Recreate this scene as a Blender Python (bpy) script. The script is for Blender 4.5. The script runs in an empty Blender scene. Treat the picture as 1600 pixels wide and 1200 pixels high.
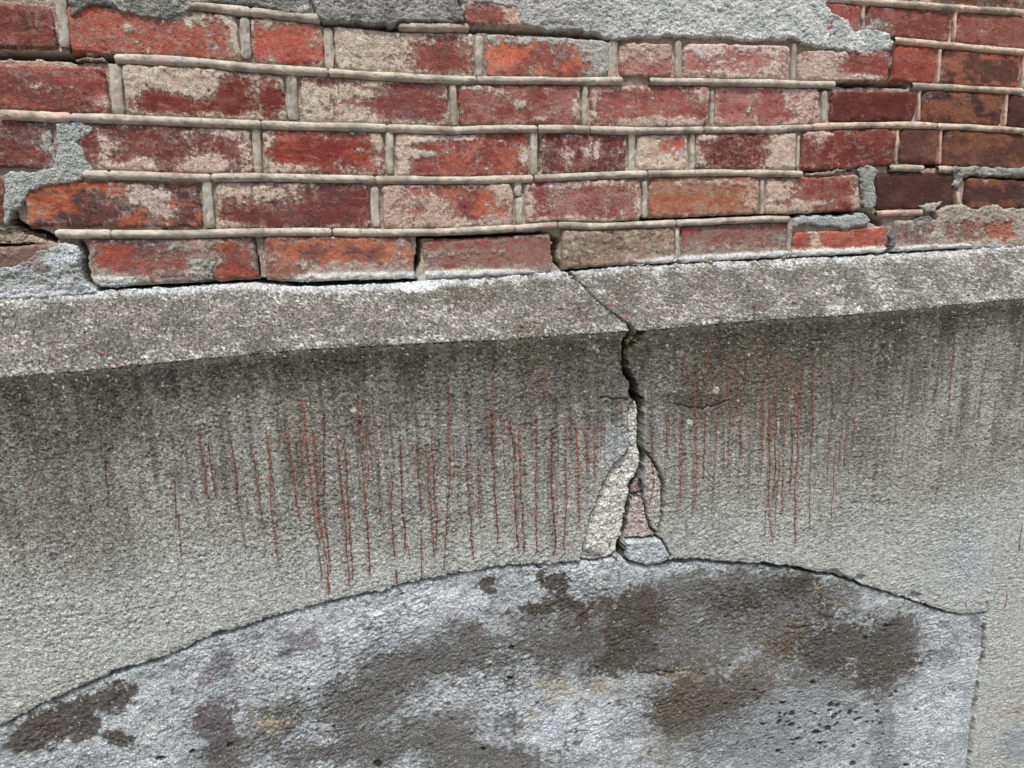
import bpy, math, random
import numpy as np
from mathutils import Matrix
random.seed(7)
SC = bpy.context.scene
COL = SC.collection

# ------------------------------------------------------------------ camera
F = 1060.0                      # focal length in photograph pixels (1600 wide)
def nrm(a):
    a = np.array(a, float); return a / np.linalg.norm(a)
Xc = nrm((3930, 372, -F))       # wall direction seen from the camera
vy = 4800.0
vx = (372 * vy - F * F) / 3930.0
Zc = -nrm((vx, -vy, -F))        # up
Yc = np.cross(Zc, Xc)
RM = np.array([Xc, Yc, Zc])     # camera -> world
CAM = np.array([0.0, -0.86, 1.36])
cd = bpy.data.cameras.new('camera')
cam = bpy.data.objects.new('camera', cd); COL.objects.link(cam)
M = Matrix.Identity(4)
for i in range(3):
    for j in range(3): M[i][j] = RM[i][j]
    M[i][3] = CAM[i]
cam.matrix_world = M
cd.sensor_width = 36.0
cd.lens = F / 1600.0 * 36.0
cd.clip_start = 0.02; cd.clip_end = 500
SC.camera = cam

# ------------------------------------------------------------------ light
W = bpy.data.worlds.new("World"); SC.world = W; W.use_nodes = True
wn = W.node_tree.nodes; wl = W.node_tree.links
bg = wn['Background']
sky = wn.new('ShaderNodeTexSky'); sky.sky_type = 'NISHITA'; sky.sun_disc = False
SUN_EL, SUN_AZ = 64.0, 192.0     # azimuth clockwise from +Y
sky.sun_elevation = math.radians(SUN_EL); sky.sun_rotation = math.radians(SUN_AZ)
sky.air_density = 0.6; sky.dust_density = 4.0; sky.ozone_density = 0.6
wl.new(sky.outputs[0], bg.inputs[0]); bg.inputs[1].default_value = 0.055
sd = bpy.data.lights.new('sun', 'SUN'); sd.energy = 1.5; sd.angle = math.radians(10); sd.color = (1.0, 0.98, 0.945)
sun = bpy.data.objects.new('sun', sd); COL.objects.link(sun)
az, el = math.radians(SUN_AZ), math.radians(SUN_EL)
sdir = nrm((math.sin(az) * math.cos(el), math.cos(az) * math.cos(el), math.sin(el)))
from mathutils import Vector
sun.rotation_euler = Vector(sdir).to_track_quat('Z', 'Y').to_euler()
sun.location = (0, -3, 6)
SC.view_settings.view_transform = 'Standard'; SC.view_settings.look = 'None'
SC.view_settings.gamma = 1.0; SC.view_settings.exposure = 1.18
SC.view_settings.use_curve_mapping = False

# ------------------------------------------------------------------ helpers
def on_plane(u, v, Y=0.0):
    """photograph pixel -> point (X, Z) of the wall plane at depth Y"""
    u = np.asarray(u, float); v = np.asarray(v, float)
    d = np.stack([(u - 800) / F, -(v - 600) / F, -np.ones_like(u + v)], -1) @ RM.T
    t = (Y - CAM[1]) / d[..., 1]
    return CAM[0] + d[..., 0] * t, CAM[2] + d[..., 2] * t
def proj(X, Y, Z):
    p = np.stack([X - CAM[0], Y - CAM[1], Z - CAM[2]], -1) @ RM
    w = np.maximum(-p[..., 2], 1e-3)
    return 800 + F * p[..., 0] / w, 600 - F * p[..., 1] / w

def _h(ix, iy, s):
    h = (ix.astype(np.int64) * 374761393 + iy.astype(np.int64) * 668265263 + s * 974634777) & 0xffffffff
    h = ((h ^ (h >> 13)) * 1274126177) & 0xffffffff
    return (h ^ (h >> 16)) & 0xffff
_ang = np.arange(65536) / 65536.0 * 2 * np.pi
_GC = np.cos(_ang).astype(np.float32); _GS = np.sin(_ang).astype(np.float32)
def gn(x, y, s=0):
    """gradient noise, about -1..1"""
    fx = np.floor(x); fy = np.floor(y); ix = fx.astype(np.int64); iy = fy.astype(np.int64)
    dx = (x - fx).astype(np.float32); dy = (y - fy).astype(np.float32)
    def g(i, j):
        h = _h(ix + i, iy + j, s); return _GC[h] * (dx - i) + _GS[h] * (dy - j)
    a, b, c, d = g(0, 0), g(1, 0), g(0, 1), g(1, 1)
    wx = dx * dx * dx * (dx * (dx * 6 - 15) + 10); wy = dy * dy * dy * (dy * (dy * 6 - 15) + 10)
    return ((a + (b - a) * wx) * (1 - wy) + (c + (d - c) * wx) * wy) * 1.5
def fbm(x, y, s=0, o=4, g=0.5, l=2.03):
    r = 0; a = 1.0; t = 0
    for k in range(o):
        r = r + a * gn(x, y, s + 17 * k); t += a; a *= g
        x, y = x * l + 3.7, y * l + 9.1
    return r / t * 1.6
def ss(a, b, x):
    t = np.clip((x - a) / (b - a), 0, 1); return t * t * (3 - 2 * t)
def lin(c):
    c = np.array(c, float) / 255.0
    return np.where(c <= 0.04045, c / 12.92, ((c + 0.055) / 1.055) ** 2.4)
def mixc(a, b, t):
    return a + (b - a) * np.asarray(t)[..., None]
def poly_dist(u, v, P):
    """signed distance to closed polygon, + inside"""
    P = np.array(P, float); n = len(P); best = np.full(u.shape, 1e18); ins = np.zeros(u.shape, bool)
    for i in range(n):
        a = P[i]; b = P[(i + 1) % n]; e = b - a
        t = np.clip(((u - a[0]) * e[0] + (v - a[1]) * e[1]) / max(e @ e, 1e-9), 0, 1)
        best = np.minimum(best, (u - a[0] - e[0] * t) ** 2 + (v - a[1] - e[1] * t) ** 2)
        if a[1] != b[1]:
            c = ((a[1] > v) != (b[1] > v)) & (u < (b[0] - a[0]) * (v - a[1]) / (b[1] - a[1]) + a[0])
            ins ^= c
    d = np.sqrt(best); return np.where(ins, d, -d)
def line_gap(u, v, P):
    """(distance to polyline - half width); P = (u, v, width)"""
    P = np.array(P, float); best = np.full(u.shape, 1e9)
    for i in range(len(P) - 1):
        a = P[i, :2]; b = P[i + 1, :2]; e = b - a
        t = np.clip(((u - a[0]) * e[0] + (v - a[1]) * e[1]) / max(e @ e, 1e-9), 0, 1)
        d = np.hypot(u - a[0] - e[0] * t, v - a[1] - e[1] * t) - 0.5 * (P[i, 2] + (P[i + 1, 2] - P[i, 2]) * t)
        best = np.minimum(best, d)
    return best
def blob(u, v, cx, cy, rx, ry, rot=0.0):
    c, s = math.cos(math.radians(rot)), math.sin(math.radians(rot))
    x = (u - cx) * c + (v - cy) * s; y = -(u - cx) * s + (v - cy) * c
    return np.exp(-((x / rx) ** 2 + (y / ry) ** 2))

def prop(o, **k):
    for a, b in k.items():
        if b is not None: o[a] = b
def mk(name, V, Q, mat, parent=None, attrs=None, smooth=True, extra=None):
    me = bpy.data.meshes.new(name)
    V = np.ascontiguousarray(V, np.float32); Q = np.ascontiguousarray(Q, np.int32)
    if extra is None:
        me.vertices.add(len(V)); me.vertices.foreach_set('co', V.ravel())
        k = Q.shape[1]
        me.loops.add(Q.size); me.loops.foreach_set('vertex_index', Q.ravel())
        me.polygons.add(len(Q)); me.polygons.foreach_set('loop_start', np.arange(0, Q.size, k, dtype=np.int32))
        me.update(calc_edges=True)
    else:
        me.from_pydata(V.tolist(), [], Q.tolist() + extra)
    me.polygons.foreach_set('use_smooth', np.full(len(me.polygons), smooth))
    for an, arr in (attrs or {}).items():
        arr = np.asarray(arr, np.float32)
        if arr.ndim == 2:
            at = me.attributes.new(an, 'FLOAT_COLOR', 'POINT')
            c = np.ones((len(V), 4), np.float32); c[:, :3] = np.clip(arr, 0.002, 1)
            at.data.foreach_set('color', c.ravel())
        else:
            at = me.attributes.new(an, 'FLOAT', 'POINT'); at.data.foreach_set('value', arr)
    me.materials.append(mat)
    me.update()
    o = bpy.data.objects.new(name, me); COL.objects.link(o)
    if parent is not None: o.parent = parent
    return o
def empty(name, loc=(0, 0, 0)):
    o = bpy.data.objects.new(name, None); COL.objects.link(o); o.location = loc; o.empty_display_size = 0.05
    return o
def gridq(nr, nc):
    i = np.arange(nr * nc).reshape(nr, nc)
    return np.stack([i[:-1, :-1], i[1:, :-1], i[1:, 1:], i[:-1, 1:]], -1).reshape(-1, 4)

# ------------------------------------------------------------------ materials
def mat_grain(name, speck, s1, s2, bump, bdist, rough=0.9, spec=0.25, smear=False, streak=False):
    m = bpy.data.materials.new(name); m.use_nodes = True
    N = m.node_tree.nodes; L = m.node_tree.links; B = N['Principled BSDF']
    B.inputs['Roughness'].default_value = rough; B.inputs['Specular IOR Level'].default_value = spec
    tc = N.new('ShaderNodeTexCoord')
    a = N.new('ShaderNodeAttribute'); a.attribute_name = 'col'
    def noise(sc, det, rg=0.6):
        n = N.new('ShaderNodeTexNoise'); n.inputs['Scale'].default_value = sc
        n.inputs['Detail'].default_value = det; n.inputs['Roughness'].default_value = rg
        L.new(tc.outputs['Object'], n.inputs['Vector']); return n
    n1 = noise(s1, 3); n2 = noise(s2, 2)
    mr = N.new('ShaderNodeMapRange'); mr.inputs[1].default_value = 0.3; mr.inputs[2].default_value = 0.7
    mr.inputs[3].default_value = 1 - speck; mr.inputs[4].default_value = 1 + speck
    L.new(n1.outputs[0], mr.inputs[0])
    src = a.outputs['Color']
    if smear:      # thin mortar wash lying over the brick, its edge broken up by noise
        sm = N.new('ShaderNodeAttribute'); sm.attribute_name = 'smear'
        sc = N.new('ShaderNodeAttribute'); sc.attribute_name = 'scol'
        nn = noise(330, 5, 0.7)
        ad = N.new('ShaderNodeMath'); ad.operation = 'MULTIPLY_ADD'; ad.inputs[1].default_value = 1.5
        L.new(nn.outputs[0], ad.inputs[0]); L.new(sm.outputs['Fac'], ad.inputs[2])
        m2 = N.new('ShaderNodeMapRange'); m2.interpolation_type = 'SMOOTHSTEP'
        m2.inputs[1].default_value = 1.17; m2.inputs[2].default_value = 1.33
        L.new(ad.outputs[0], m2.inputs[0])
        mx = N.new('ShaderNodeMix'); mx.data_type = 'RGBA'
        m3 = N.new('ShaderNodeMapRange'); m3.interpolation_type = 'SMOOTHSTEP'      # chalky film around the thick wash
        m3.inputs[1].default_value = 0.88; m3.inputs[2].default_value = 1.42; m3.inputs[4].default_value = 0.58
        L.new(ad.outputs[0], m3.inputs[0])
        mxx = N.new('ShaderNodeMath'); mxx.operation = 'MAXIMUM'; L.new(m2.outputs[0], mxx.inputs[0]); L.new(m3.outputs[0], mxx.inputs[1])
        L.new(mxx.outputs[0], mx.inputs[0]); L.new(a.outputs['Color'], mx.inputs[6]); L.new(sc.outputs['Color'], mx.inputs[7])
        src = mx.outputs[2]
    vm = N.new('ShaderNodeVectorMath'); vm.operation = 'SCALE'
    L.new(src, vm.inputs[0]); L.new(mr.outputs[0], vm.inputs['Scale'])
    L.new(vm.outputs[0], B.inputs['Base Color'])
    bp = N.new('ShaderNodeBump'); bp.inputs['Strength'].default_value = bump; bp.inputs['Distance'].default_value = bdist
    h = n2.outputs[0]
    if smear:
        ad2 = N.new('ShaderNodeMath'); ad2.operation = 'MULTIPLY_ADD'; ad2.inputs[1].default_value = 0.55
        L.new(m2.outputs[0], ad2.inputs[0]); L.new(h, ad2.inputs[2]); h = ad2.outputs[0]
    L.new(h, bp.inputs['Height']); L.new(bp.outputs[0], B.inputs['Normal'])
    return m
M_CONC = mat_grain('weathered_concrete', 0.5, 620, 560, 1.0, 0.0030)
M_BRICK = mat_grain('worn_brick', 0.28, 600, 620, 0.9, 0.0013, rough=0.8, spec=0.3, smear=True)
M_BEAD = mat_grain('mortar_bead', 0.14, 700, 800, 0.6, 0.0008, rough=0.85)
M_MORT = mat_grain('rough_mortar', 0.4, 600, 560, 1.0, 0.0028)
M_PAINT = mat_grain('red_paint', 0.3, 500, 600, 0.6, 0.0008, rough=0.85)
M_GROUND = mat_grain('ground_dirt', 0.3, 40, 90, 0.6, 0.01)

# ------------------------------------------------------------------ curves traced on the wall
JP = {
 'a': [(0,-92),(400,-72),(800,-40),(1100,-14),(1295,-1),(1600,20)],
 'b': [(0,-4),(110,0),(297,8),(400,20),(500,31),(625,43),(730,44),(850,50),(960,58),(1240,66),(1397,63),(1500,73),(1600,82)],
 'c': [(0,87),(100,89),(180,92),(300,97),(400,107),(500,113),(600,120),(700,125),(900,127),(1000,127),(1200,130),(1303,133),(1425,134),(1600,143)],
 'd': [(0,179),(100,184),(200,187),(300,191),(400,195),(500,198),(600,200),(700,204),(800,201),(900,202),(1000,205),(1100,203),(1200,203),(1300,197),(1400,195),(1500,198),(1600,205)],
 'e': [(0,268),(130,272),(250,276),(330,278),(400,277),(500,279),(600,281),(700,282),(800,280),(840,279),(900,276),(1000,272),(1100,270),(1200,271),(1250,272),(1330,268),(1400,262),(1500,265),(1600,271)],
 'f': [(0,372),(88,365),(200,366),(300,366),(400,363),(500,362),(600,364),(700,362),(803,357),(870,352),(930,354),(1000,351),(1100,347),(1200,342),(1240,342),(1345,336),(1400,332),(1500,332),(1600,331)],
 'g': [(0,452),(138,447),(215,447),(290,443),(400,439),(460,442),(645,437),(760,434),(862,428),(900,421),(975,417),(1055,413),(1230,403),(1382,396),(1480,390),(1600,382)],
}
LT = [(0,462),(100,460),(150,457),(250,450),(400,444),(455,449),(560,446),(640,442),(700,438),(760,434),(890,425),(1000,416),(1100,412),(1240,405),(1380,398),(1460,394),(1500,391),(1600,382)]
NOSE = [(0,590),(150,577),(300,562),(490,545),(640,537),(760,532),(870,524),(985,516),(1010,516),(1100,508),(1200,499),(1300,494),(1400,485),(1500,475),(1600,466)]
DP = 0.072                                      # how far the plinth stands out from the bricks
JZ = {}
for k, p in JP.items():
    p = np.array(p, float); JZ[k] = on_plane(p[:, 0], p[:, 1], 0.0)
def jz(k, X): return np.interp(X, JZ[k][0], JZ[k][1])
p = np.array(LT, float); LTX, LTZ = on_plane(p[:, 0], p[:, 1], 0.0)
p = np.array(NOSE, float); NOX, NOZ = on_plane(p[:, 0], p[:, 1], -DP)
def zlt(X): return np.interp(X, LTX, LTZ)
def zno(X): return np.interp(X, NOX, NOZ)
XL = float(on_plane(0, 300)[0]); XR = float(on_plane(1600, 300)[0])
print('wall span', XL, XR, 'pitch left', (JZ['c'][1][2] - JZ['d'][1][2]), 'nose z', NOZ.min(), NOZ.max(), 'ledge z', LTZ.min(), LTZ.max())
EXT = 0.75

# ================================================================== ground
gm = bpy.data.meshes.new('ground'); S_ = 60
gx = np.array([(-S_, -S_, 0), (S_, -S_, 0), (S_, S_, 0), (-S_, S_, 0)], float)
g = mk('ground', gx, np.array([[0, 1, 2, 3]]), M_GROUND, attrs={'col': np.tile(lin((128, 122, 112)), (4, 1))})
prop(g, kind='structure')

# ================================================================== plinth and arch infill (one relief, cut into its pieces)
plinth = empty('concrete_plinth', (0, 0, 0))
prop(plinth, label='grey weathered concrete plinth with sloped ledge, split by a vertical crack under the bricks', category='plinth')
infill = empty('arch_infill', (0, 0, 0))
prop(infill, label='stained rough concrete panel filling the low arch below the curved crack', category='concrete panel')

def axis(uv, lo, hi):
    a = [uv[0]]; st = abs(uv[1] - uv[0])
    while a[0] > lo: st = min(st * 1.12, .02); a.insert(0, a[0] - st)
    b = [uv[-1]]; st = abs(uv[-1] - uv[-2])
    while b[-1] < hi: st = min(st * 1.12, .02); b.append(b[-1] + st)
    return np.array(a[:-1] + list(uv) + b[1:])
STEP = 1.55
us = np.arange(-12, 1613, STEP)
xs = on_plane(us, np.full_like(us, 850.), -DP)[0]
xs = axis(list(xs), XL - EXT, XR + EXT)
Zbot_f = on_plane(0, 1215, -DP)[1]
znm = zno(0.0); 
# t < 0 flat part below the bricks, 0..1 slope, > 1 down the face (metres)
nsl = 84
tf = []
z = float(znm); 
dz = abs(float(on_plane(800, 800, -DP)[1] - on_plane(800, 801, -DP)[1])) * STEP
zend = float(min(on_plane(0, 1215, -DP)[1], on_plane(1600, 1215, -DP)[1]))
nf = int((znm - zend) / dz) + 1
bf = list(np.arange(1, nf + 1) * dz); st = dz
while bf[-1] < znm - 0.0: st = min(st * 1.12, .03); bf.append(bf[-1] + st)
bf[-1] = float(znm) - 0.001
back = np.array([0.05, 0.03, 0.015, 0.008, 0.004])
XX, TT = np.meshgrid(xs, np.arange(len(back) + nsl + len(bf)))
nb = len(back)
a_ = np.zeros(XX.shape[0]); yb = np.zeros(XX.shape[0]); fb = np.zeros(XX.shape[0])
yb[:nb] = back; a_[nb:nb + nsl] = np.linspace(0, 1, nsl); a_[nb + nsl:] = 1; fb[nb + nsl:] = bf
A = a_[:, None] + 0 * XX; FB = fb[:, None] + 0 * XX
ZL = zlt(xs)[None, :]; ZN = zno(xs)[None, :]
Y0 = yb[:, None] - DP * A
Z0 = ZL + (ZN - ZL) * A - FB * (ZN / znm if False else 1.0)
U, V = proj(XX, Y0, Z0)
sl = float((ZL - ZN).mean()); nl = math.hypot(sl, DP)
nS = np.array([-sl / nl, DP / nl])      # (Y, Z) normal of slope
isl = (A < 0.9999)
NYa = np.where(isl, nS[0], -1.0); NZa = np.where(isl, nS[1], 0.0)
SP = A * nl + FB                         # length down the profile
NV = V - np.interp(U, [p[0] for p in NOSE], [p[1] for p in NOSE])   # pixels below the nose
# --- relief
H = np.zeros(XX.shape)
face = ~isl
WN = np.random.RandomState(77).normal(0, 1, XX.shape); WN = np.clip(WN, -2.2, 2.2)
WS = WN.copy(); WS[1:] += .6 * WN[:-1]; WS[:, 1:] += .6 * WN[:, :-1]; WS /= 1.3
grain = fbm(XX * 260, SP * 260, 1, 3, 0.6); g2 = gn(XX * 560, SP * 560, 5)
mid = fbm(XX * 60, SP * 60, 2, 4); big = fbm(XX * 7, SP * 7, 3, 3)
ridg = fbm(XX * 120 + mid, SP * 300 + XX * 60, 8, 3)       # trowel ripples
n_c = fbm(XX * 18, SP * 18, 126, 3)
gmod = .75 + .9 * ss(-.5, .7, fbm(XX * 11, SP * 11, 120, 4))
H += 0.0011 * ss(.45, .75, gn(XX * 130, SP * 130, 125)) * ss(-.2, .5, n_c) * face
H += (0.0007 + .0002 * ss(200, 420, NV)) * gmod * grain + 0.0005 * g2 + 0.00034 * WS * (1 - .45 * ss(250, 450, NV)) + 0.0007 * mid + 0.0022 * big
H += np.where(isl, 0.0001 * grain, 0)
# arch outline
ARCH = [(-330,1900,3),(-322,1560,3),(-290,1400,3),(-200,1275,3),(-60,1172,3),(0,1138,3),(60,1105,3.4),(160,1060,3),(200,1047,3),(215,1041,6),(243,1033,7),(260,1026,3),(300,1009,6),(318,998,3),(345,992,3),(385,980,5.5),(420,967,5),(440,962,4),(500,945,3.5),(560,932,4),(590,926,5),(640,911,3.5),(700,900,4),(780,888,4.5),(860,882,3.5),(907,879,3.5),(945,879,3),(958,873,3),(976,876,4),(1012,886,4),(1040,882,5),(1050,876,8),(1070,879,7),(1095,876,6),(1130,880,6),(1170,881,6),(1200,883,7),(1240,888,6),(1262,893,7),(1285,897,6),(1330,908,4),(1345,914,4),(1400,931,4.5),(1420,938,4),(1462,953,5),(1480,958,3),(1505,961,4),(1540,956,2.5)]
JAMB = [(1540,956,2.6),(1538,985,3.6),(1537,1030,3.8),(1530,1060,3.4),(1524,1100,3.8),(1520,1140,4.2),(1513,1200,3.6),(1506,1290,3),(1490,1500,3),(1470,1900,3)]
archpoly = [(p[0], p[1]) for p in ARCH] + [(p[0], p[1]) for p in JAMB[1:]]
CRK = [(880,418,2),(885,424,2.6),(905,440,2.2),(925,461,2.6),(940,475,2.4),(955,486,2.8),(968,497,2.5),(985,508,3.5),(990,514,6),(989,523,12),(979,534,12),(976,555,7.5),(978,568,8),(980,581,8.5),(989,597,8),(991,610,12),(994,620,12),(1001,624,10),(1004,639,6),(1003,667,5),(1003,700,4.5),(1006,712,4),(1006,724,4.5),(1004,738,9),(999,748,9),(990,758,6),(988,772,4.5),(987,784,5),(984,796,5.5),(981,808,4.5),(978,825,4.5),(976,841,5.5),(971,852,6.5),(972,862,9),(972,872,8)]
wob = fbm(XX * 60, SP * 60, 31, 3) * 3.0 + 0.7 * gn(XX * 170, SP * 170, 35)
wob2 = fbm(XX * 60, SP * 60, 41, 3) * 3.0 + 0.7 * gn(XX * 170, SP * 170, 45)
wfac = 1 - .72 * ss(1430, 1520, U)
wob = wob * wfac; wob2 = wob2 * wfac
Uw, Vw = U + wob * 0.8, V + wob2 * 0.7
near = (U > 820) & (U < 1120) & (V > 400) & (V < 920)
Ui, Vi = Uw.copy(), Vw.copy()
PD = poly_dist(Uw, Vw, archpoly); inside = (PD > 0) & face
# pieces wedged in the crack
PIECES = [
 ('long pale mortar sliver left of the crack', [(984,632),(999,627),(1001,650),(1000,690),(1003,709),(1004,724),(996,748),(987,759),(985,783),(979,808),(975,841),(968,850),(965,865),(953,875),(931,878),(907,880),(911,858),(918,832),(924,803),(935,777),(946,750),(959,728),(979,711),(986,698),(985,680),(984,650)], 0.0065, (222,224,216)),
 ('narrow pale mortar sliver right of the crack', [(1009,705),(1019,715),(1032,739),(1037,759),(1037,790),(1036,812),(1032,830),(1028,836),(1021,828),(1013,812),(1012,797),(1008,777),(1007,750),(1008,725)], 0.0045, (188,187,179)),
 ('small grey mortar chip at the top of the wedge', [(990,758),(997,752),(1006,751),(1006,773),(992,777),(988,772)], 0.010, (150,142,136)),
 ('pinkish mortar wedge in the widest part of the crack', [(991,779),(1007,775),(1012,797),(1013,808),(1019,825),(1027,838),(1033,843),(977,845),(981,827),(986,805)], 0.0075, (186,176,170)),
 ('blue grey cement lump at the foot of the crack', [(977,846),(1033,843),(1041,854),(1047,871),(1039,880),(1012,885),(1005,882),(983,880),(977,872),(979,858)], -0.0005, (186,196,198)),
]
sub = near
u_, v_ = Uw[sub], Vw[sub]
LAB = np.where(inside, 2, 0)
# left or right of the crack
cl = np.array(CRK)[:, :2]
xcr = np.interp(V, cl[:, 1], cl[:, 0]); 
LAB = np.where(inside, 2, np.where(U + 0.4 * wob > xcr, 1, 0)).astype(int)
colp = np.zeros(XX.shape + (3,)); pm = np.zeros(XX.shape)
gapd = np.full(XX.shape, 1e3)
jit = [fbm(XX * 200, SP * 200, 36, 3, .6), fbm(XX * 200, SP * 200, 46, 3, .6)]
for k, (lb, P, dep, c) in enumerate(PIECES):
    d = poly_dist(U[sub] + 0.5 * wob[sub] + 1.1 * jit[0][sub], V[sub] + 0.5 * wob2[sub] + 1.1 * jit[1][sub], P)
    i = np.zeros(XX.shape, bool); i[sub] = d > 0
    i &= face
    LAB[i] = 3 + k
    full = np.zeros(XX.shape); full[sub] = d
    H = np.where(i, -dep + 0.3 * H - (0.003 * (1 - ss(0, 3, full))), H)
    H = np.where(i, H + 0.0006 * grain + 0.0018 * fbm(XX * 90, SP * 90, 50 + k, 4, .6) + .0003 * WS, H)
    gd = np.full(XX.shape, 1e3); gd[sub] = np.abs(d)
    gapd = np.where(i | (gd < 3), np.minimum(gapd, gd), gapd)
    pm[i] = 1; colp[i] = lin(c)
# open cracks
cg = np.full(XX.shape, 1e3)
cg[sub] = line_gap(Ui[sub], Vi[sub], CRK)
cg = np.where(isl, cg + .75 * ss(0, 10, 506 - V), cg)
ag = line_gap(Uw, Vw, ARCH); jg = line_gap(Uw, Vw, JAMB)
gap_arch = np.minimum(ag, jg)
wmod = 1.1 * fbm(XX * 40, SP * 40, 60, 3) + .5
deep = 0.055
H -= np.where(face | (V > 470), 1, 0.45) * deep * (1 - ss(-0.9, 0.6, cg + (wmod - .5) * 0.5))
H -= np.where(face, deep * 0.6 * (1 - ss(-0.9, 0.7, gap_arch + 0.4 + wmod)), 0)
H -= np.where(face & (gap_arch > 0), 0.0008 * (1 - ss(0, 7, gap_arch)), 0)        # rounded lips
H -= 0.010 * (1 - ss(0.3, 1.6, gapd))
# hairlines and hollows
pocket = [(988,516),(1011,519),(1005,535),(997,549),(990,562),(984,566),(981,548),(985,535)]
pk = np.full(XX.shape, -99.); pk[sub] = poly_dist(Uw[sub], Vw[sub], pocket)
H -= 0.016 * ss(-0.5, 4, pk) * (0.8 + 0.5 * mid)
pk2 = np.full(XX.shape, -99.); pk2[sub] = poly_dist(Uw[sub], Vw[sub], [(966,857),(973,855),(977,866),(977,878),(969,876),(964,868)])
H -= 0.014 * ss(0, 2, pk2)
lflake = np.full(XX.shape, -99.); lflake[sub] = poly_dist(Uw[sub], Vw[sub], [(967,560),(976,566),(983,584),(988,600),(990,625),(984,628),(981,612),(972,596)])
H -= 0.004 * ss(0, 3, lflake) * (1 + grain * .5)
hair = [[(975,665,1),(960,668,1)], [(1060,632,1.2),(1100,640,1.0),(1135,625,1.0)], [(990,560,1),(1003,540,1.2),(1010,522,1)],
        [(938,622,2),(985,628,2)],
        [(995,1042,1.6),(993,1070,1.4),(992,1100,1.2),(988,1115,1.2),(975,1125,1.2),(972,1145,1)],
        [(1020,1055,1.6),(1050,1052,1.2),(1085,1048,1.6),(1088,1058,1.2)],[(996,1060,1),(1010,1052,1),(1040,1060,1)],
        [(850,912,1.4),(848,926,1)], [(1290,980,1.5),(1230,982,1.5),(1245,985,1)],
        [(1545,957,1),(1541,940,1)], [(905,1145,1),(960,1128,1.2)], [(1048,1100,1.2),(1066,1088,1.2),(1068,1125,1.3)]]
for h_ in hair:
    hh = np.array(h_); bx = (U > hh[:, 0].min() - 12) & (U < hh[:, 0].max() + 12) & (V > hh[:, 1].min() - 12) & (V < hh[:, 1].max() + 12)
    if bx.any():
        gg = line_gap(U[bx] + 1.2 * wob[bx], V[bx] + 1.2 * wob2[bx], h_)
        H[bx] -= 0.0028 * (1 - ss(-0.4, 1.3, gg))
# spalled shallow flakes along the upper lip of the arch crack
for P in [[(160,1061),(172,1050),(200,1041),(218,1040),(200,1050)], [(328,998),(335,988),(352,984),(368,990),(345,996)], [(1282,896),(1300,890),(1318,896),(1330,904),(1326,909),(1300,902)], [(1330,908),(1340,897),(1352,898),(1350,912)], [(1420,938),(1425,925),(1440,927),(1438,938)]]:
    bx = (U > P[0][0] - 30) & (U < P[0][0] + 90) & (V > 870) & (V < 1075)
    d = poly_dist(Uw[bx], Vw[bx], P); H[bx] -= 0.006 * ss(-0.5, 1.5, d)
# infill stands a little back; rough, worn texture
rough = fbm(XX * 14, SP * 20, 70, 4)
IN = inside & (LAB == 2)
H = np.where(IN, H - 0.0035 + 0.0018 * rough + (0.0004 + .0012 * ss(-.3, .6, fbm(XX * 9, SP * 9, 122, 3))) * ridg + .0010 * fbm(XX * 75, SP * 75, 123, 4, .6), H)
rz = np.clip(sum(blob(U, V, *b) for b in [(480,1125,90,45,-20),(700,1080,140,40,-10),(830,1080,70,40,0),(1180,960,120,60,0),(1270,970,60,60,0),(1050,1100,60,40,0),(1330,1010,90,40,0)]), 0, 1)
pitn = fbm(XX * 170, SP * 170, 77, 3, .6)
H -= np.where(IN, rz * 0.0022 * ss(0.10, 0.6, pitn) + rz * 0.0008 * np.abs(grain), 0)
H += np.where((~IN) & face, 0.0006 * fbm(XX * 80, SP * 95, 127, 4, .6) * ss(120, 320, NV), 0)
H += np.where((~IN) & face, 0.0005 * gmod * ridg * ss(180, 380, NV), 0)
# pits
rs = np.random.RandomState(5)
PIT = []
for _ in range(115):
    PIT.append((rs.normal(1265, 95), rs.normal(1135, 42), rs.gamma(1.5, 1.0) + 1.1, rs.uniform(.3, .8), rs.uniform(-50, 10)))
for _ in range(30): PIT.append((rs.uniform(350, 1450), rs.uniform(1040, 1195), rs.uniform(1.2, 3), rs.uniform(.4, .9), rs.uniform(-60, 10)))
PIT += [(1302,1104,5.5,.8,-20),(1296,1140,5.5,.8,-30),(1240,1135,6,.6,-15),(1278,1147,7,.45,-10),(1230,1120,4,.6,-70),(757,1174,4,.9,0),(358,1168,6,.6,-25),(300,1176,5,.7,-30),(250,1188,9,.4,-10),(591,1198,7,.8,0),(1420,1199,5,.6,0),(800,1013,5,.6,0),(798,1062,6,.5,20),(1272,1068,4.5,.9,0),(1375,902,5,.45,-75),(1388,980,6,.5,0),(1356,999,4,.9,0)]
pitm = np.zeros(XX.shape)
Fr = (U > 200) & (U < 1560) & (V > 860) & (V < 1240)
iu, iv = U[Fr], V[Fr]; pmv = np.zeros(iu.shape)
for (cx, cy, r, ar, rot) in PIT:
    b = np.where((np.abs(iu - cx) < 3 * r) & (np.abs(iv - cy) < 3 * r))[0]
    if len(b): pmv[b] = np.maximum(pmv[b], ss(0.25, 0.75, blob(iu[b], iv[b], cx, cy, r * 1.15, r * ar * 1.15, rot)))
pitm[Fr] = pmv; pitm *= IN
H -= 0.0025 * pitm
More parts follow.
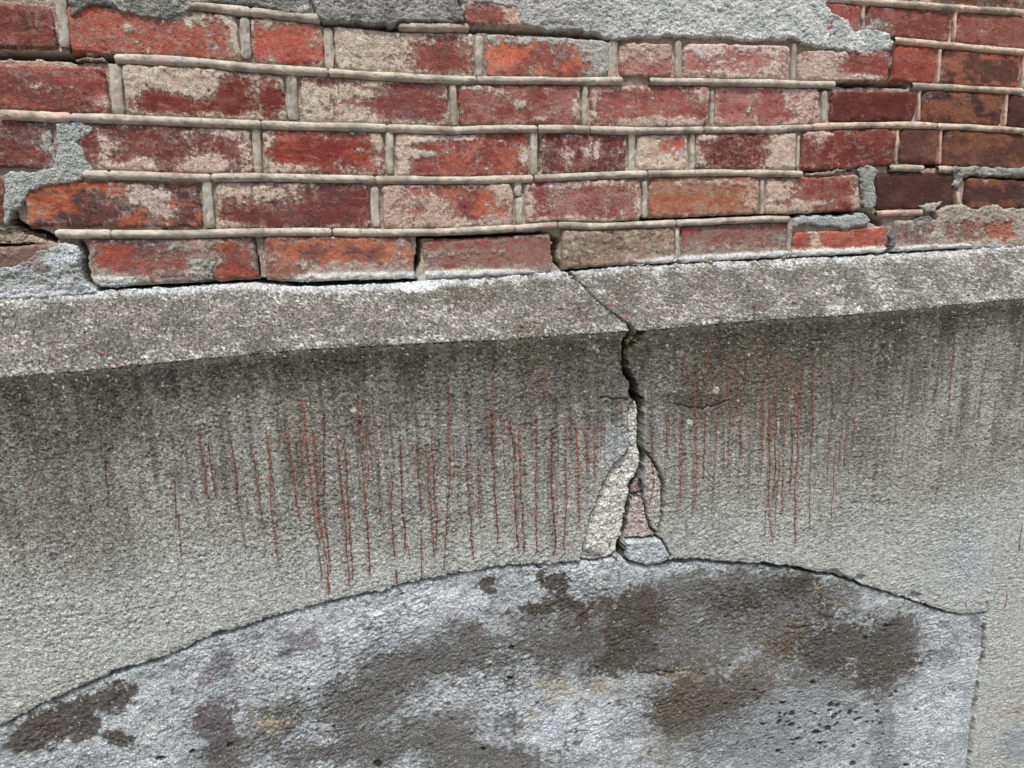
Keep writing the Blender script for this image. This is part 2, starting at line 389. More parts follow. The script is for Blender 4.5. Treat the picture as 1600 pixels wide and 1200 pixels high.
# nose: rounded, chipped
dn = np.where(isl, (1 - A) * nl, FB)
chip = np.clip(fbm(XX * 45, XX * 0 + 3, 80, 4), -1, 1)
rn = 0.0035 + 0.002 * chip
H -= 0.0024 * np.exp(-(dn / 0.0035) ** 2) * (1 + 0.9 * chip)
H -= 0.0035 * ss(.15, .7, fbm(XX * 130, SP * 130, 124, 3, .6)) * np.exp(-(dn / 0.0045) ** 2)
H -= 0.0010 * np.exp(-(dn / 0.007) ** 2) * (1 + grain)
# ragged white mortar just below the bricks
H += np.where(isl, 0.0022 * np.exp(-(A * nl / 0.007) ** 2) * (0.6 + fbm(XX * 70, SP * 90, 84, 4)) * (yb[:, None] <= 0), 0)
PX = XX; PY = Y0 + NYa * H; PZ = Z0 + NZa * H
PZ = np.maximum(PZ, 0.0005)

DR = [  # u0 v0 u1 v1 width
 (163,720,170,790,1.5),(270,738,275,810,1.2),(278,800,283,868,1.2),(312,672,322,772,2.2),(325,690,338,775,1.9),(356,670,374,800,1.7),(374,800,384,858,1.0),(392,700,403,770,1.3),(402,740,412,820,1.3),
 (417,672,436,885,1.9),(444,660,469,818,2.0),(471,620,478,700,2.8),(478,700,500,850,2.2),(487,668,513,930,2.6),(506,640,506,800,1.6),(506,800,516,890,2.2),(496,850,503,908,1.7),(526,690,545,915,2.4),(537,680,551,905,2.2),(556,618,572,800,2.2),(572,800,578,898,2.4),(572,660,574,760,1.9),
 (606,722,616,870,1.9),(618,890,620,912,2.2),(625,690,633,860,2.0),(636,850,640,872,1.6),(652,690,658,800,1.6),(658,832,660,905,1.6),(664,690,678,872,2.1),(676,672,682,860,2.0),(700,630,702,760,2.1),(702,760,694,890,1.7),(730,692,740,872,1.9),
 (768,640,770,710,3.4),(770,710,778,850,1.7),(796,655,806,720,2.6),(803,720,810,858,2.4),(812,665,813,760,2.8),(813,760,819,864,2.0),(838,650,838,862,1.7),(861,665,865,868,2.2),(882,660,884,740,1.8),(884,740,882,860,2.0),(899,655,904,815,2.4),(914,655,918,740,1.9),(929,655,930,742,1.9),(943,650,943,690,1.0),(930,575,930,610,1.2),(970,625,971,655,1.0),
 (1017,660,1020,710,1.4),(1020,710,1024,760,1.8),(1024,755,1016,792,1.7),(1000,758,998,775,2.2),(1018,565,1018,580,1.8),(1045,640,1043,710,1.1),(1064,640,1062,790,1.6),(1070,560,1069,600,1.3),(1088,590,1085,790,1.8),(1105,540,1106,585,2.0),(1103,640,1099,745,1.4),(1118,650,1117,735,1.0),(1124,570,1124,595,.8),(1140,550,1137,620,1.5),(1139,620,1136,730,1.4),(1153,568,1150,640,1.3),(1166,560,1163,600,1.3),(1160,640,1157,700,.9),
 (1190,580,1188,740,1.5),(1203,620,1201,750,1.5),(1200,750,1208,850,1.2),(1214,610,1209,780,1.6),(1230,560,1224,700,1.6),(1224,700,1222,800,1.4),(1236,640,1234,760,1.4),(1248,605,1246,680,2.4),(1246,680,1243,850,1.9),(1257,545,1250,620,1.2),(1272,560,1266,700,1.5),(1266,700,1264,820,1.0),(1284,570,1283,600,1.0),(1334,580,1332,600,1.2),(1487,555,1481,650,1.2),(1596,820,1591,860,.6),(1574,925,1570,950,.6),(700,592,703,630,.9),(850,570,852,640,1.0),
]
_r = np.random.RandomState(41)
for _ in range(46):
    x0 = _r.choice([_r.normal(620, 190), _r.normal(1190, 90)]); 
    if x0 < 200 or 900 < x0 < 1060: continue
    y0 = _r.uniform(580, 740); l0 = _r.uniform(25, 130)
    DR.append((x0, y0, x0 + (980 - x0) * .00018 * l0, y0 + l0, _r.uniform(.5, 1.0)))
# --- colour (what the concrete is stained with, then shade painted into the cracks)
C = np.zeros(XX.shape + (3,))
n1 = fbm(XX * 22, SP * 22, 101, 4); n2 = fbm(XX * 9, SP * 9, 102, 4); n3 = fbm(XX * 120, SP * 120, 103, 3); n4 = fbm(XX * 330, SP * 330, 104, 2)
# ledge: brown grey, white lime in fine scattered flecks
led = mixc(lin((116,115,107)), lin((140,138,130)), ss(-.6, .6, n1))
led = mixc(led, lin((104,101,84)), 0.55 * ss(.0, .7, fbm(XX * 16, SP * 16, 105, 3)) * ss(500, 700, U) * (1 - ss(980, 1060, U)))
lime = 0.18 * n1 + .14 * fbm(XX * 14 + SP * 10, SP * 20 - XX * 6, 119, 3) + 0.35 * fbm(XX * 60 + SP * 60, SP * 120 - XX * 25, 106, 3) + 0.5 * fbm(XX * 210, SP * 300 - XX * 120, 107, 3)
lime += 0.50 * np.exp(-(A * nl / 0.012) ** 2) + 0.30 * np.exp(-((1 - A) * nl / 0.012) ** 2) * ss(-.5, .5, n2 + .3) + 0.13 * ss(1150, 1350, U) + .10 * blob(U, V, 620, 470, 300, 60)
lime += .24 * gn(XX * 420 + SP * 120, SP * 520 - XX * 150, 109)
led = mixc(led, lin((222,223,219)), 0.85 * ss(0.06, 0.75, lime))
led = mixc(led, lin((62,58,52)), 0.88 * ss(0.0, 0.6, n4 + 0.45 * n3 - 0.3 * ss(.2, .7, lime)))
wb = np.exp(-((A * nl - 0.002) / 0.0065) ** 2)
wamt = ss(-.35, .35, fbm(XX * 30, XX * 0, 108, 4) + 0.6 * (blob(U, V, 240, 455, 260, 30) + blob(U, V, 660, 448, 80, 26) + blob(U, V, 420, 450, 180, 30)) - .1)
led = mixc(led, lin((206,212,214)), 0.9 * wb * wamt)
led = mixc(led, lin((236,240,240)), 0.95 * ss(.3, .8, blob(U, V, 652, 449, 42, 9) + .3 * n3))
# face
streak = fbm(XX * 75, SP * 5, 110, 3) * .6 + fbm(XX * 28, SP * 3, 111, 3) * .6
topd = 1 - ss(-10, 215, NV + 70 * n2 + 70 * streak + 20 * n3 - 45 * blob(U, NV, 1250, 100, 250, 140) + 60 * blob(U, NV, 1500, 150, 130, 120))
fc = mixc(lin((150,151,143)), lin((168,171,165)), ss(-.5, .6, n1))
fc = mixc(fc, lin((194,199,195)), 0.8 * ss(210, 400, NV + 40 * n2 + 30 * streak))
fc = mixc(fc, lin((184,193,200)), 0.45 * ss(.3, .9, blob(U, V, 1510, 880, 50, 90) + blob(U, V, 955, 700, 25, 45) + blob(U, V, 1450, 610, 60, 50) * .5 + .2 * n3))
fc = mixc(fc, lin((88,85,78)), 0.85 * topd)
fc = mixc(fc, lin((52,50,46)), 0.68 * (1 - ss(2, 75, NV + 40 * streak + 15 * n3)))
fc = mixc(fc, lin((84,82,75)), 0.6 * ss(.0, .8, streak + .25 * n3) * (1 - ss(200, 430, NV)))
st2 = fbm(XX * 150, SP * 7, 117, 3)
fc = mixc(fc, lin((90,88,82)), 0.6 * ss(.05, .6, st2) * (1 - ss(150, 330, NV)))
fc = mixc(fc, lin((182,184,176)), 0.35 * ss(.2, .8, -st2 + .2 * n3) * ss(40, 160, NV))
fc = mixc(fc, lin((104,104,98)), 0.45 * ss(.2, .9, blob(U, V, 60, 760, 170, 110) + .5 * blob(U, V, 160, 880, 120, 60) + blob(U, V, 1350, 640, 50, 130) + .25 * n1))
fc = mixc(fc, lin((112,106,84)), 0.30 * ss(.2, .8, n1 * .6 + blob(U, V, 1180, 600, 150, 90) + blob(U, V, 470, 680, 60, 90) + .7 * blob(U, V, 820, 600, 60, 60)))
halo = np.zeros(XX.shape)
for (u0, v0, u1, v1, w) in DR:
    cu, cv = 0.5 * (u0 + u1), 0.5 * (v0 + v1)
    rr_ = np.where(face[:, 0])[0]
    c0_, c1_ = np.searchsorted(xs, [float(on_plane(min(u0, u1) - 14, cv, -DP)[0]), float(on_plane(max(u0, u1) + 14, cv, -DP)[0])])
    sl_ = (slice(None), slice(c0_, c1_))
    t_ = np.clip((V[sl_] - v0) / (v1 - v0), 0, 1)
    dd = np.abs(U[sl_] + 1.5 * gn(XX[sl_] * 60, SP[sl_] * 60, 121) - (u0 + (u1 - u0) * t_)); vv_ = ss(v0 - 14, v0 + 20, V[sl_]) * (1 - ss(v1 - 4, v1 + 16, V[sl_]))
    halo[sl_] = np.maximum(halo[sl_], min(1, .35 + w * .3) * vv_ * np.exp(-(dd / (1.3 + w * 1.0)) ** 2))
fc = mixc(fc, lin((104,70,62)), 0.55 * halo * ss(-.8, .4, n3 + .5 * n4))
fc = mixc(fc, lin((96,60,52)), 0.18 * ss(.5, 1.0, fbm(XX * 140, SP * 7, 112, 2) + blob(U, V, 1180, 620, 190, 110) * .5 + blob(U, V, 620, 740, 250, 110) * .4))
fc = mixc(fc, lin((64,60,54)), 0.5 * ss(.2, .8, blob(U, V, 960, 628, 26, 5, -8) + blob(U, V, 1080, 624, 60, 9, 4) + .2 * n3 + .5 * blob(U, V, 1075, 640, 50, 30)))
fc = mixc(fc, lin((168,166,156)), 0.65 * ss(.25, .7, n3 * .8 + n4 * .3 + blob(U, V, 1060, 560, 45, 30) * .45 + blob(U, V, 935, 545, 12, 8) * .7 - .35) * (NV < 330))
for (cx, cy, r) in [(1079,660,5),(1122,576+100,3.5),(1120,609,6),(554,640,7),(1145,711,3)]:
    fc = mixc(fc, lin((206,208,200)), 0.8 * ss(.35, .8, blob(U, V, cx, cy, r, r * 1.1) + .35 * n3 + .25 * n4))
fc = mixc(fc, lin((182,190,192)), 0.4 * ss(.2, .8, blob(U, V, 968, 690, 18, 40) + .3 * n3))
# infill
ic = mixc(lin((174,182,184)), lin((204,212,214)), ss(-.5, .5, n1 + .5 * n3))
ic = mixc(ic, lin((216,225,231)), 0.75 * ss(.2, .8, blob(U, V, 640, 960, 170, 30, -14) + blob(U, V, 900, 1130, 90, 50, -20) + blob(U, V, 1370, 905, 80, 22, 20) + blob(U, V, 1470, 1100, 60, 70) + blob(U, V, 780, 1140, 80, 40, -10) + .8 * blob(U, V, 1020, 890, 120, 22) + .25 * n1))
WU = U + 20 * fbm(XX * 22, SP * 22, 130, 3) + 15 * fbm(XX * 80, SP * 80, 131, 4, .6)
WV = V + 15 * fbm(XX * 22, SP * 22, 132, 3) + 13 * fbm(XX * 80, SP * 80, 133, 4, .6)
SMK = [np.zeros(XX.shape)]
def stain(c, col, amt, lst, soft=(.35, .62), nz=.35):
    f = np.zeros(XX.shape)
    for b in lst: f = np.maximum(f, (b[5] if len(b) > 5 else 1.0) * blob(WU, WV, *b[:5]))
    w_ = ss(soft[0], soft[1], f + nz * n1 * .5 + nz * n3 * .6 + nz * .3 * n4 + nz * .4 * n2)
    if sum(col) < 330: SMK[0] = np.maximum(SMK[0], w_)
    return mixc(c, lin(col), amt * w_)
ic = stain(ic, (100,99,94), .88, [(350,1180,60,50,0),(330,1150,36,40,0),(560,1100,120,50,-20),(740,1190,140,40,0),(880,1010,80,40,0),(450,1125,90,38,-25),(600,1060,130,40,-18),(720,1025,120,45,-10),(840,990,90,45,-15),(640,1160,210,45,-8),(500,1180,140,30,0)], (.3, .75), .7)
ic = stain(ic, (104,103,98), .86, [(1180,965,210,80,5),(1080,1010,170,70,0),(1270,930,80,55,0),(1120,1110,140,75,0),(950,1010,140,60,-10,.9),(1300,1050,150,60,0,.9),(1150,910,150,22,3,.8)], (.2, .7), .7)
ic = stain(ic, (90,84,77), .9, [(1395,1010,62,62,0),(1320,1010,110,42,-12),(1365,1060,40,45,0,.9)], (.38, .66), .4)
ic = stain(ic, (86,79,72), .94, [(62,1148,62,34,-20),(135,1110,62,36,-25),(185,1085,28,22,0),(185,1155,25,30,0,.8),(120,1140,50,30,0),(98,1130,60,34,-25)], (.36, .56), .2)
ic = stain(ic, (86,79,72), .95, [(872,916,26,22,0),(890,940,32,20,50),(836,955,36,11,-8),(862,950,26,10,-10),(858,902,14,10,0),(772,922,22,12,-12),(790,962,14,8,0,.8),(905,965,34,20,20,.8)], (.40, .56), .17)
ic = stain(ic, (86,80,71), .94, [(1000,955,52,42,20),(990,1000,46,46,0),(960,1040,70,26,-14,.9),(1025,1050,70,20,-10,.75)], (.38, .64), .28)
ic = stain(ic, (82,78,70), .85, [(1260,915,50,30,0),(1290,960,26,40,0),(1150,940,80,30,0,.7)], (.4, .7), .45)
ic = stain(ic, (116,104,80), .5, [(1200,1010,110,26,-28),(1100,1050,110,30,-10),(1060,1100,70,28,0),(1040,1160,40,50,15),(1180,1050,90,35,-20)], (.4, .8), .6)
ic = stain(ic, (98,92,80), .8, [(1060,1115,70,45,0),(1120,1090,90,50,0),(1080,1080,50,30,0)], (.4, .75), .5)
ic = stain(ic, (190,176,144), .5, [(420,1138,26,22,0),(240,1136,14,10,0),(865,1080,36,26,-40),(1302,950,9,22,0),(1040,1055,40,10,-10),(990,1070,22,8,0),(838,1120,16,14,0),(935,1075,50,14,-10),(1290,925,22,14,0)], (.45, .9), .55)
ic = stain(ic, (104,92,98), .6, [(478,1005,48,20,10),(345,1030,24,24,-40),(330,1060,24,20,0),(570,985,30,12,20),(335,1150,40,50,0)], (.45, .7), .6)
ic = stain(ic, (120,124,130), .6, [(1468,1030,22,24,0),(1440,1000,14,12,0),(1385,1150,26,90,0,.9),(1530,975,14,22,0)], (.35, .8), .35)
ic = stain(ic, (196,196,186), .75, [(1455,1085,5,5,0),(1336,1042,8,6,-30),(1185,1052,5,3,0),(1400,905,10,8,0),(1300,955,6,10,0)], (.45, .6), .15)
ic = stain(ic, (150,158,160), .8, [(1250,1130,140,55,-12),(1200,1170,120,45,0)], (.35, .7), .3)
ic = mixc(ic, lin((100,103,104)), 0.55 * ss(-.1, .8, fbm(XX * 30, SP * 42, 115, 5, .65)))
ic = mixc(ic, lin((220,226,228)), 0.42 * (1 - .8 * SMK[0]) * ss(.1, .7, fbm(XX * 50, SP * 95, 116, 4, .65)))
ic = mixc(ic, lin((40,37,36)), 0.9 * ss(.25, .8, pitm))
right = mixc(fc, lin((176,160,150)), 0.5 * ss(.3, .8, blob(U, V, 1585, 1112, 50, 12, -10) + .2 * n3)) 
right = mixc(right, lin((140,148,158)), 0.5 * ss(.3, .8, blob(U, V, 1600, 1165, 55, 35) + .2 * n1))
fc = np.where((U > 1535)[..., None], right, fc)
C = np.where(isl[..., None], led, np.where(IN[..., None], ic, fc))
pc = mixc(colp, lin((80,78,72)), 0.75 * ss(.35, .8, n4 + .6 * n3) * ((LAB != 7) & (LAB != 6)))
pc = mixc(pc, lin((48,46,42)), .8 * ss(.42, .62, fbm(XX * 190, SP * 190, 141, 3, .6)) * (LAB == 3))
pc = mixc(pc, lin((84,80,74)), .7 * ss(.4, .9, blob(U, V, 928, 868, 26, 11) + .3 * n3))
C = np.where((pm > 0)[..., None], pc, C)
C = mixc(C, lin((48,46,38)), 0.75 * np.clip(ss(0, 3, pk), 0, 1) * ss(-.6, .3, n3 + .3))
C = mixc(C, lin((150,148,110)), 0.5 * np.clip(ss(0, 3, pk), 0, 1) * ss(.1, .5, n4))
n5 = gn(XX * 480, SP * 480, 113)
sandy = 1 - .65 * ss(250, 450, NV)
C *= np.clip(1 + 0.22 * n3 + 0.26 * n4 + 0.26 * n5 + .24 * WS * sandy, .3, 2.1)[..., None]
C = mixc(C, lin((222,222,216)), .75 * ss(.62, .85, gn(XX * 300, SP * 300, 114) + .2 * n5))
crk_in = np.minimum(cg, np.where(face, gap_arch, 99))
C = mixc(C, lin((50,46,40)), .9 * (1 - ss(-0.1, 1.3, cg)))  # shade painted into the open crack, reaching just past its lip
C = mixc(C, lin((50,46,40)), .9 * (1 - ss(-0.6, 0.5, np.where(face, gap_arch, 99) + .45 + wmod)))  # painted shade again, along the arch crack and jamb
C = mixc(C, lin((64,60,54)), .75 * (1 - ss(.2, 1.2, gapd)))  # dark outline painted as shade in the gaps around the slivers
# cut into pieces
nr, nc = XX.shape
Q = gridq(nr, nc)
lab = LAB.ravel()[Q]; fl = np.sort(lab, 1)[:, 2]
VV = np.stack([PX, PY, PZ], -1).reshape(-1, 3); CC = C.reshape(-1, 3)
def cut(k, name, parent, label):
    q = Q[fl == k]
    idx = np.unique(q); rem = np.full(len(VV), -1, np.int64); rem[idx] = np.arange(len(idx))
    o = mk(name, VV[idx], rem[q], M_CONC, parent, {'col': CC[idx]})
    if label: o['label'] = label
    return o
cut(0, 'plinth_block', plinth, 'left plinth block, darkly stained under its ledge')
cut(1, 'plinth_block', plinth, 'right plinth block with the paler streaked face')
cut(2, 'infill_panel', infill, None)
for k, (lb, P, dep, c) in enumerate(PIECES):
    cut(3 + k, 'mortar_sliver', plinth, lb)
# dark core of rubble behind the open cracks
def boxmesh(name, x0, x1, y0, y1, z0, z1, mat, parent, col):
    v = np.array([(x, y, z) for x in (x0, x1) for y in (y0, y1) for z in (z0, z1)], float)
    q = np.array([(0,1,3,2),(4,6,7,5),(0,4,5,1),(2,3,7,6),(0,2,6,4),(1,5,7,3)])
    return mk(name, v, q, mat, parent, {'col': np.tile(lin(col), (8, 1))}, smooth=False)

# --- surface lookup for the drips
def surf(u, v, off=0.0):
    """point of the plinth face seen at pixel (u, v)"""
    X, Z = on_plane(u, v, -DP)
    fbv = zno(X) - Z
    r = np.interp(fbv, fb[nb + nsl:], np.arange(nb + nsl, nr)); c = np.interp(X, xs, np.arange(nc))
    r0 = np.clip(r.astype(int), 0, nr - 2); c0 = np.clip(c.astype(int), 0, nc - 2)
    fr, fcx = r - r0, c - c0
    h = (H[r0, c0] * (1 - fr) * (1 - fcx) + H[r0 + 1, c0] * fr * (1 - fcx) + H[r0, c0 + 1] * (1 - fr) * fcx + H[r0 + 1, c0 + 1] * fr * fcx)
    return X, -DP - h - off, Z

# ================================================================== red paint drips
rs = np.random.RandomState(11)
for i, (u0, v0, u1, v1, w) in enumerate(DR):
    L_ = abs(v1 - v0); n = max(6, int(L_ / 1.6)); t = np.linspace(0, 1, n)
    wv = 1.3 * np.cumsum(rs.normal(0, .26, n)); wv -= t * wv[-1]
    u = u0 + (u1 - u0) * t + wv; v = v0 + (v1 - v0) * t
    br = fbm(t * L_ * 0.09 + i * 7.3, t * 0 + i, 200, 3)
    fine = fbm(t * L_ * 0.33 + i * 3.1, t * 0 + i, 210, 2)
    wid = w * (0.72 + 0.55 * br + 0.35 * fine) * np.clip(np.minimum(t, 1 - t) * 12 + .35, 0, 1)
    wid = np.clip(wid, 0.28 if w < 1.1 else 0.45, 5) * 1.5 * (.8 + .4 * ss(-.5, .5, fbm(t * L_ * 0.03 + i, t * 0, 215, 2)))
    cols = 3; uu = u[:, None] + wid[:, None] * np.array([-.5, 0, .5])[None]; vv = v[:, None] + 0 * uu
    prof = np.array([-.0003, .0011, -.0003])[None] * np.ones((n, 1))
    prof = prof + (np.clip(.35 * br + .4 * fine + .06, -.8, .5) * .0017)[:, None]
    X, Y, Z = surf(uu, vv, prof)
    base = mixc(lin((100,62,55)), lin((146,90,80)), ss(-.6, .6, br + fine * .6 + rs.uniform(-.8, .8)))
    base = mixc(base, lin((132,112,102)), .45 * ss(0, .6, -br) + (.4 if w < 1.1 else 0))
    base = np.repeat(base[:, None], 3, 1)
    o = mk('paint_drip', np.stack([X, Y, Z], -1).reshape(-1, 3), gridq(n, 3), M_PAINT, plinth, {'col': base.reshape(-1, 3)})

# small red specks of paint on the face, too small to pick apart singly
vs, qs, cs = [], [], []
rs = np.random.RandomState(23)
sp = [(282,637,3),(366,672,2.5),(350,675,2),(422,592,3),(667,597,3.5),(569,637,3.5),(756,653,3),(749,665,2.5),(497,660,2.6),(420,810,2.5),(421,833,2.2),(421,910,3),(365,957,3),(366,962,2),(124,850,2.5),(393,923,2.5),(842,604,3),(853,592,2.5),(954,586,2.5),(1318,537,2.5),(1330,545,2.2),(1285,594,3),(1555,521,2),(1204,847,2.5),(1510,948,3),(950,630,2),(1121,660,2.5),(620,905,4)]
for _ in range(90): sp.append((rs.choice([rs.normal(600, 190), rs.normal(1180, 110)]), rs.uniform(560, 900), rs.uniform(.9, 1.9)))
for (cu, cv, r) in sp:
    if 906 < cu < 1050 and cv > 620 or cv > 880 and cu > 500 and cu<1500: continue
    k = 8; an = np.arange(k) * 2 * np.pi / k
    rr = r * .5 * rs.uniform(.7, 1.2, k); u = np.r_[cu, cu + rr * np.cos(an)]; v = np.r_[cv, cv + 1.25 * rr * np.sin(an)]
    X, Y, Z = surf(u, v, np.r_[.0011, np.full(k, -.0004)])
    b = sum(len(a) for a in vs); vs.append(np.stack([X, Y, Z], -1))
    qs += [(b, b + 1 + j, b + 1 + (j + 1) % k) for j in range(k)]
    cs.append(np.tile(mixc(lin((120,52,46)), lin((190,90,84)), np.array(rs.rand()))[None], (k + 1, 1)))
o = mk('paint_speck', np.concatenate(vs), np.array(qs), M_PAINT, plinth, {'col': np.concatenate(cs)}); prop(o, kind='stuff')

# ================================================================== brick wall
wall = empty('brick_wall', (0, 0, 0))
prop(wall, label='old red brick wall with raised mortar joints and grey cement repairs above the concrete ledge', category='brick wall')
LOW = XL - EXT
BEIGE, PINKB, GREY, BROWN, WHT = (192,181,165), (190,164,154), (168,168,162), (142,128,114), (222,224,222)
